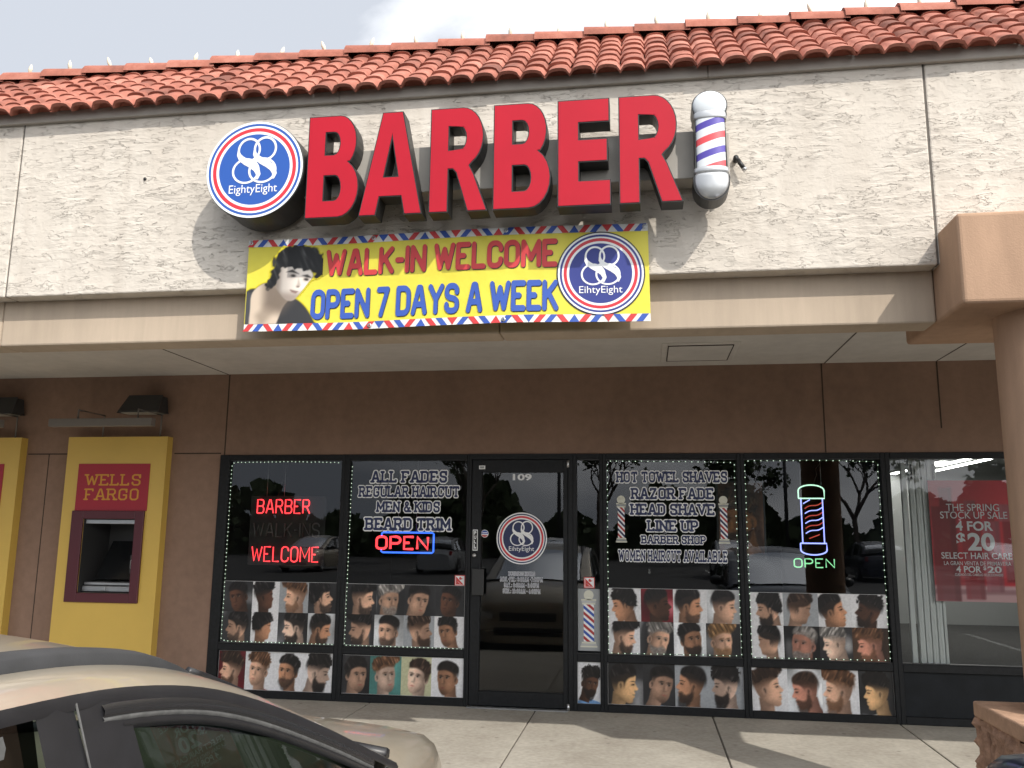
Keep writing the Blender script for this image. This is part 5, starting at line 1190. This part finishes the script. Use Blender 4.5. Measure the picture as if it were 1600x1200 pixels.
        strip(.016, .036, .009, .012, 'rain_visor', 'visor', o, (-.44, .86))
        strip(.035, .046, .009, .007, 'window_seal', 'seal', o, (-.42, .86)); strip(.030, .060, .004, .002, 'window_seal', 'seal', o, (-1.7, -.56))
        strip(.045, .064, .006, -.006, 'door_frame', 'trim', o, (-.40, .86))
        # glass: columns from the belt to the top edge
        gi = sorted(idx, key=lambda i: -T[i][0]); 
        for y0, y1, nm, m in ((-.42, 1.04, 'front_side_window', 'carglass'), (-1.45, -.50, 'rear_side_window', 'darkglass'), (-1.98, -1.52, 'quarter_window', 'darkglass')):
            ii = [i for i in gi if y0 <= T[i][0] <= y1]; rws = [[side_pt(sg, T[i][0], zb(T[i][0])+(T[i][1]-zb(T[i][0]))*t, -.012) for t in np.linspace(0, 1, 6)] for i in ii]
            q = MB(); q.grid(rws, 0, True); q.build(nm, m, o)
        for y0, y1, lean in ((-.56, -.475, .10), (-.465, -.335, .09), (-1.56, -1.44, .12)):
            rws = []
            for t in np.linspace(0, 1, 6):
                ya, yb2 = y0+lean*(1-t)*.55, y1+lean*(1-t); zt = min(interp(sorted(T), ya), interp(sorted(T), yb2)); z0 = zb(y0)-.01; z = z0+(zt-.004-z0)*t
                rws.append([side_pt(sg, ya, z, .006), side_pt(sg, (ya+yb2)/2, z, .010), side_pt(sg, yb2, z, .006)])
            q = MB(); q.grid(rws if sg > 0 else [r_[::-1] for r_ in rws], 0, True); q.build('pillar', 'trim', o)
        q = MB(); q.tube([side_pt(sg, -.47+.055*(1-t)+.0, zb(-.5)+(1.425-zb(-.5))*t, .010) for t in np.linspace(0, 1, 6)], .002, 5); q.build('door_gap_seal', 'seal', o)
        q = MB(); q.tube([side_pt(sg, y, zb(y)+.004, .006) for y in np.linspace(-1.95, 1.0, 16)], .014, 6); q.build('belt_moulding', 'trim', o)
        # mirror
        q = MB(); c0 = (sg*.945, .36, 1.025); V = []; rowsm = []
        for a in range(0, 9):
            th = math.pi*a/8; rowsm.append([(c0[0]+.115*math.cos(th)*(1), c0[1]+.085*math.sin(th)*math.sin(2*math.pi*k/14)*(1.25 if math.sin(2*math.pi*k/14) > 0 else .5), c0[2]+.072*math.sin(th)**.7*math.cos(2*math.pi*k/14) if th not in (0, math.pi) else c0[2]) for k in range(15)])
        q.grid(rowsm, 0, True); q.tube([(sg*.80,.50,.965),(sg*.88,.40,.99)], .026, 8); mi_ = q.build('side_mirror', 'trim', o)
        # wheels
        for yy in (1.32, -1.28):
            q = MB()
            pr = [(.20,-.09),(.29,-.10),(.318,-.07),(.322,0),(.318,.07),(.29,.10),(.20,.09)]; V = []
            q.lathe(pr, (0,0,0), 28); q.v = [(sg*.785+v[2]*1.0, yy+v[0], .322+v[1]) for v in q.v]; wh = q.build('wheel', 'tyre', o)
            q = MB(); q.lathe([(.001,.0),(.05,.012),(.17,-.012),(.205,.01)], (0,0,0), 20); q.v = [(sg*(.785+.085+v[2]*.8), yy+v[0], .322+v[1]) for v in q.v]; q.build('rim', 'rim', wh)
            q = MB(); q.add([(sg*.8735 if yy < 0 else sg*.862, yy+.375*math.cos(math.radians(a)), .322+.375*math.sin(math.radians(a))) for a in range(-30, 211, 10)], [tuple(range(25))]); q.build('wheel_arch', 'trim', o)
        q = MB(); hl = [(.44,2.085,.66),(.70,1.93,.70),(.765,1.80,.80),(.66,1.905,.795),(.44,2.02,.745)]
        q.add([(sg*(x+.006), y+.012, z+.004) for x, y, z in hl], [tuple(range(5)) if sg < 0 else tuple(range(5))[::-1]]); q.build('headlight', 'headlight', o)
        q = MB(); q.box(min(sg*.62, sg*.74), max(sg*.62, sg*.74), -2.14, -2.06, .78, .95); bevel(q.build('tail_light', 'tail', o), .02, 2)
        q = MB(); q.tube([side_pt(sg, y, .83, .045) for y in (-.36, -.30, -.22, -.18)], .013, 6); q.build('door_handle', paint, o)
    q = MB(); q.box(-.40, .40, 2.09, 2.150, .50, .62); q.box(-.48, .48, 2.05, 2.146, .30, .42); bevel(q.build('grille', 'trim', o), .015, 2)
    q = MB(); q.box(-.62, .62, 2.03, 2.158, .435, .485); bevel(q.build('bumper_bar', paint, o), .02, 2)
    # inside
    q = MB()
    for x in (-.37, .37):
        q.box(x-.25, x+.25, -.55, -.05, .45, .58); q.add([(x-.24,-.55,.55),(x+.24,-.55,.55),(x+.24,-.40,.55),(x-.24,-.40,.55),(x-.22,-.78,1.10),(x+.22,-.78,1.10),(x+.22,-.68,1.10),(x-.22,-.68,1.10)], [(0,1,5,4),(3,7,6,2),(4,5,6,7),(0,4,7,3),(1,2,6,5)]); q.box(x-.13, x+.13, -.80, -.71, 1.13, 1.29)
    q.box(-.62, .62, -1.35, -1.2, .5, 1.08); bevel(q.build('seats', 'seat', o), .03, 2)
    q = MB(); q.box(-.76, .76, .52, .98, .70, .925); q.box(-.30, .30, .46, .50, .74, .90); bevel(q.build('dashboard', 'seat', o), .04, 2)
    q = MB(); q.tube([(-.37+.18*math.cos(a), .40-.05*math.sin(a), .86+.17*math.sin(a)) for a in np.linspace(0, 2*math.pi, 21)], .014, 6); q.build('steering_wheel', 'trim', o)
    q = MB(); q.box(-.09, .09, .02, .04, 1.33, 1.39); q.build('rear_view_mirror', 'trim', o)
    return o
CAR_POS = (-1.62, -6.22, -.15)
car = build_car('tan hatchback with black roof rails parked at the lower left', 'tan'); car.location = CAR_POS
car2 = build_car('navy blue car, only its fender showing at the lower right corner', 'navycar'); car2.location = (2.03, -6.12, -.15)
# cars parked across the aisle: seen only as reflections in the shop glass
car3 = build_car('white hatchback parked across the aisle behind the viewer', 'whitecar', 'cars across the parking aisle'); car3.location = (-4.0, -29.0, -.15)
for i, (x, y, rz, pm_) in enumerate(((3.6, -28.8, 0, 'silver'), (-8.6, -29.2, math.pi, 'silver'), (9.0, -29.0, math.pi, 'navycar'), (14.0, -28.9, 0, 'whitecar'), (-14.5, -29, 0, 'tan'))):
    c = copy_tree(car3); c.location = (x, y, -.15); c.rotation_euler.z = rz
    c['label'] = ('silver hatchback across the aisle facing the shops', 'silver hatchback across the aisle facing away', 'navy hatchback across the aisle facing away', 'white hatchback at the right end across the aisle', 'tan hatchback at the left end across the aisle')[i]
    for ch in [c]+list(c.children_recursive):
        for sl in getattr(ch, 'material_slots', []):
            if sl.material and sl.material.name == 'white_car_paint': sl.link = 'OBJECT'; sl.material = M[pm_]
# trees and lamp posts beyond the parking lot, also only reflected
def branch_tree(seed, h, leafy):
    r = random.Random(seed); q = MB(); tips = []
    def grow(p, d, l, rad, lv):
        e = p + d*l; q.tube([p, p+d*l*.5+Vector((r.uniform(-.05,.05), r.uniform(-.05,.05), 0))*l, e], [rad, rad*.85, rad*.7], 5)
        if lv == 0: tips.append(e); return
        for k in range(r.choice((2, 3))):
            nd = (d + Vector((r.uniform(-.8,.8), r.uniform(-.8,.8), r.uniform(-.1,.5)))).normalized(); grow(e, nd, l*r.uniform(.6,.85), rad*.62, lv-1)
    grow(Vector((0,0,0)), Vector((0,0,1)), h*.28, h*.022, 5)
    lf = MB()
    for t in tips:
        for k in range(leafy):
            c = t + Vector((r.gauss(0,.35), r.gauss(0,.35), r.gauss(0,.3))); s_ = r.uniform(.07,.16); a = Vector((r.uniform(-1,1), r.uniform(-1,1), r.uniform(-1,1))).normalized()*s_; b = a.cross(Vector((r.uniform(-1,1), r.uniform(-1,1), 1))).normalized()*s_
            lf.quad(c-a-b, c+a-b, c+a+b, c-a+b)
    return q, lf
for i, (x, y, h, lb) in enumerate(((-11, -46, 9, 'leafy tree far behind the parking lot, leftmost'), (-3, -50, 10, 'leafy tree far behind the parking lot, second from left'), (5, -47, 8.5, 'leafy tree far behind the parking lot, near the middle'), (13, -49, 10, 'leafy tree far behind the parking lot, second from right'), (22, -46, 9, 'leafy tree far behind the parking lot, rightmost'))):
    t = thing('tree', lb, 'tree', 'trees beyond the parking lot'); a, b = branch_tree(i+3, h, 9); a.build('trunk', 'bark', t); b.build('crown', 'leaf', t); t.location = (x, y, -.15)
for i, (x, y, lb) in enumerate(((-7.5, -31, 'bare tree in the lot behind the viewer, left'), (24.0, -36, 'bare tree in the lot behind the viewer, right'))):
    t = thing('tree', lb, 'tree', 'bare trees in the lot'); a, b = branch_tree(i+20, 7.5, 0); a.build('trunk', 'bark', t); t.location = (x, y, -.15)
hg = MB(); r = random.Random(4)
for k in range(9000):
    x = r.uniform(-45, 55); y = -54+r.gauss(0, 1.5); top = 3.6+1.6*math.sin(x*.35)+1.0*math.sin(x*1.1+1); z = r.uniform(-.1, max(1.5, top)); s_ = r.uniform(.2,.45); a = Vector((r.uniform(-1,1), .3, r.uniform(-1,1))).normalized()*s_; b = Vector((a.z, r.uniform(-.4,.4), -a.x)).normalized()*s_; c = Vector((x,y,z))
    hg.quad(c-a-b, c+a-b, c+a+b, c-a+b)
tag(hg.build('far_hedge', 'leaf'), 'dark belt of bushes beyond the parking lot', 'hedge', kind='stuff')
for x, y, lb in ((-4.5, -38, 'dark light pole across the parking lot, left'), (7.5, -40, 'dark light pole across the parking lot, right')):
    o = thing('lamp_post', lb, 'lamp post', 'parking lot lamp posts'); q = MB(); q.tube([(x,y,-.15),(x,y,7.5)], [.11,.08], 8); q.build('pole', 'lampdark', o); q = MB(); q.box(x-.5, x+.5, y-.2, y+.2, 7.5, 7.66); q.build('lamp_head', 'lampdark', o); origin(o, (x, y, -.15))
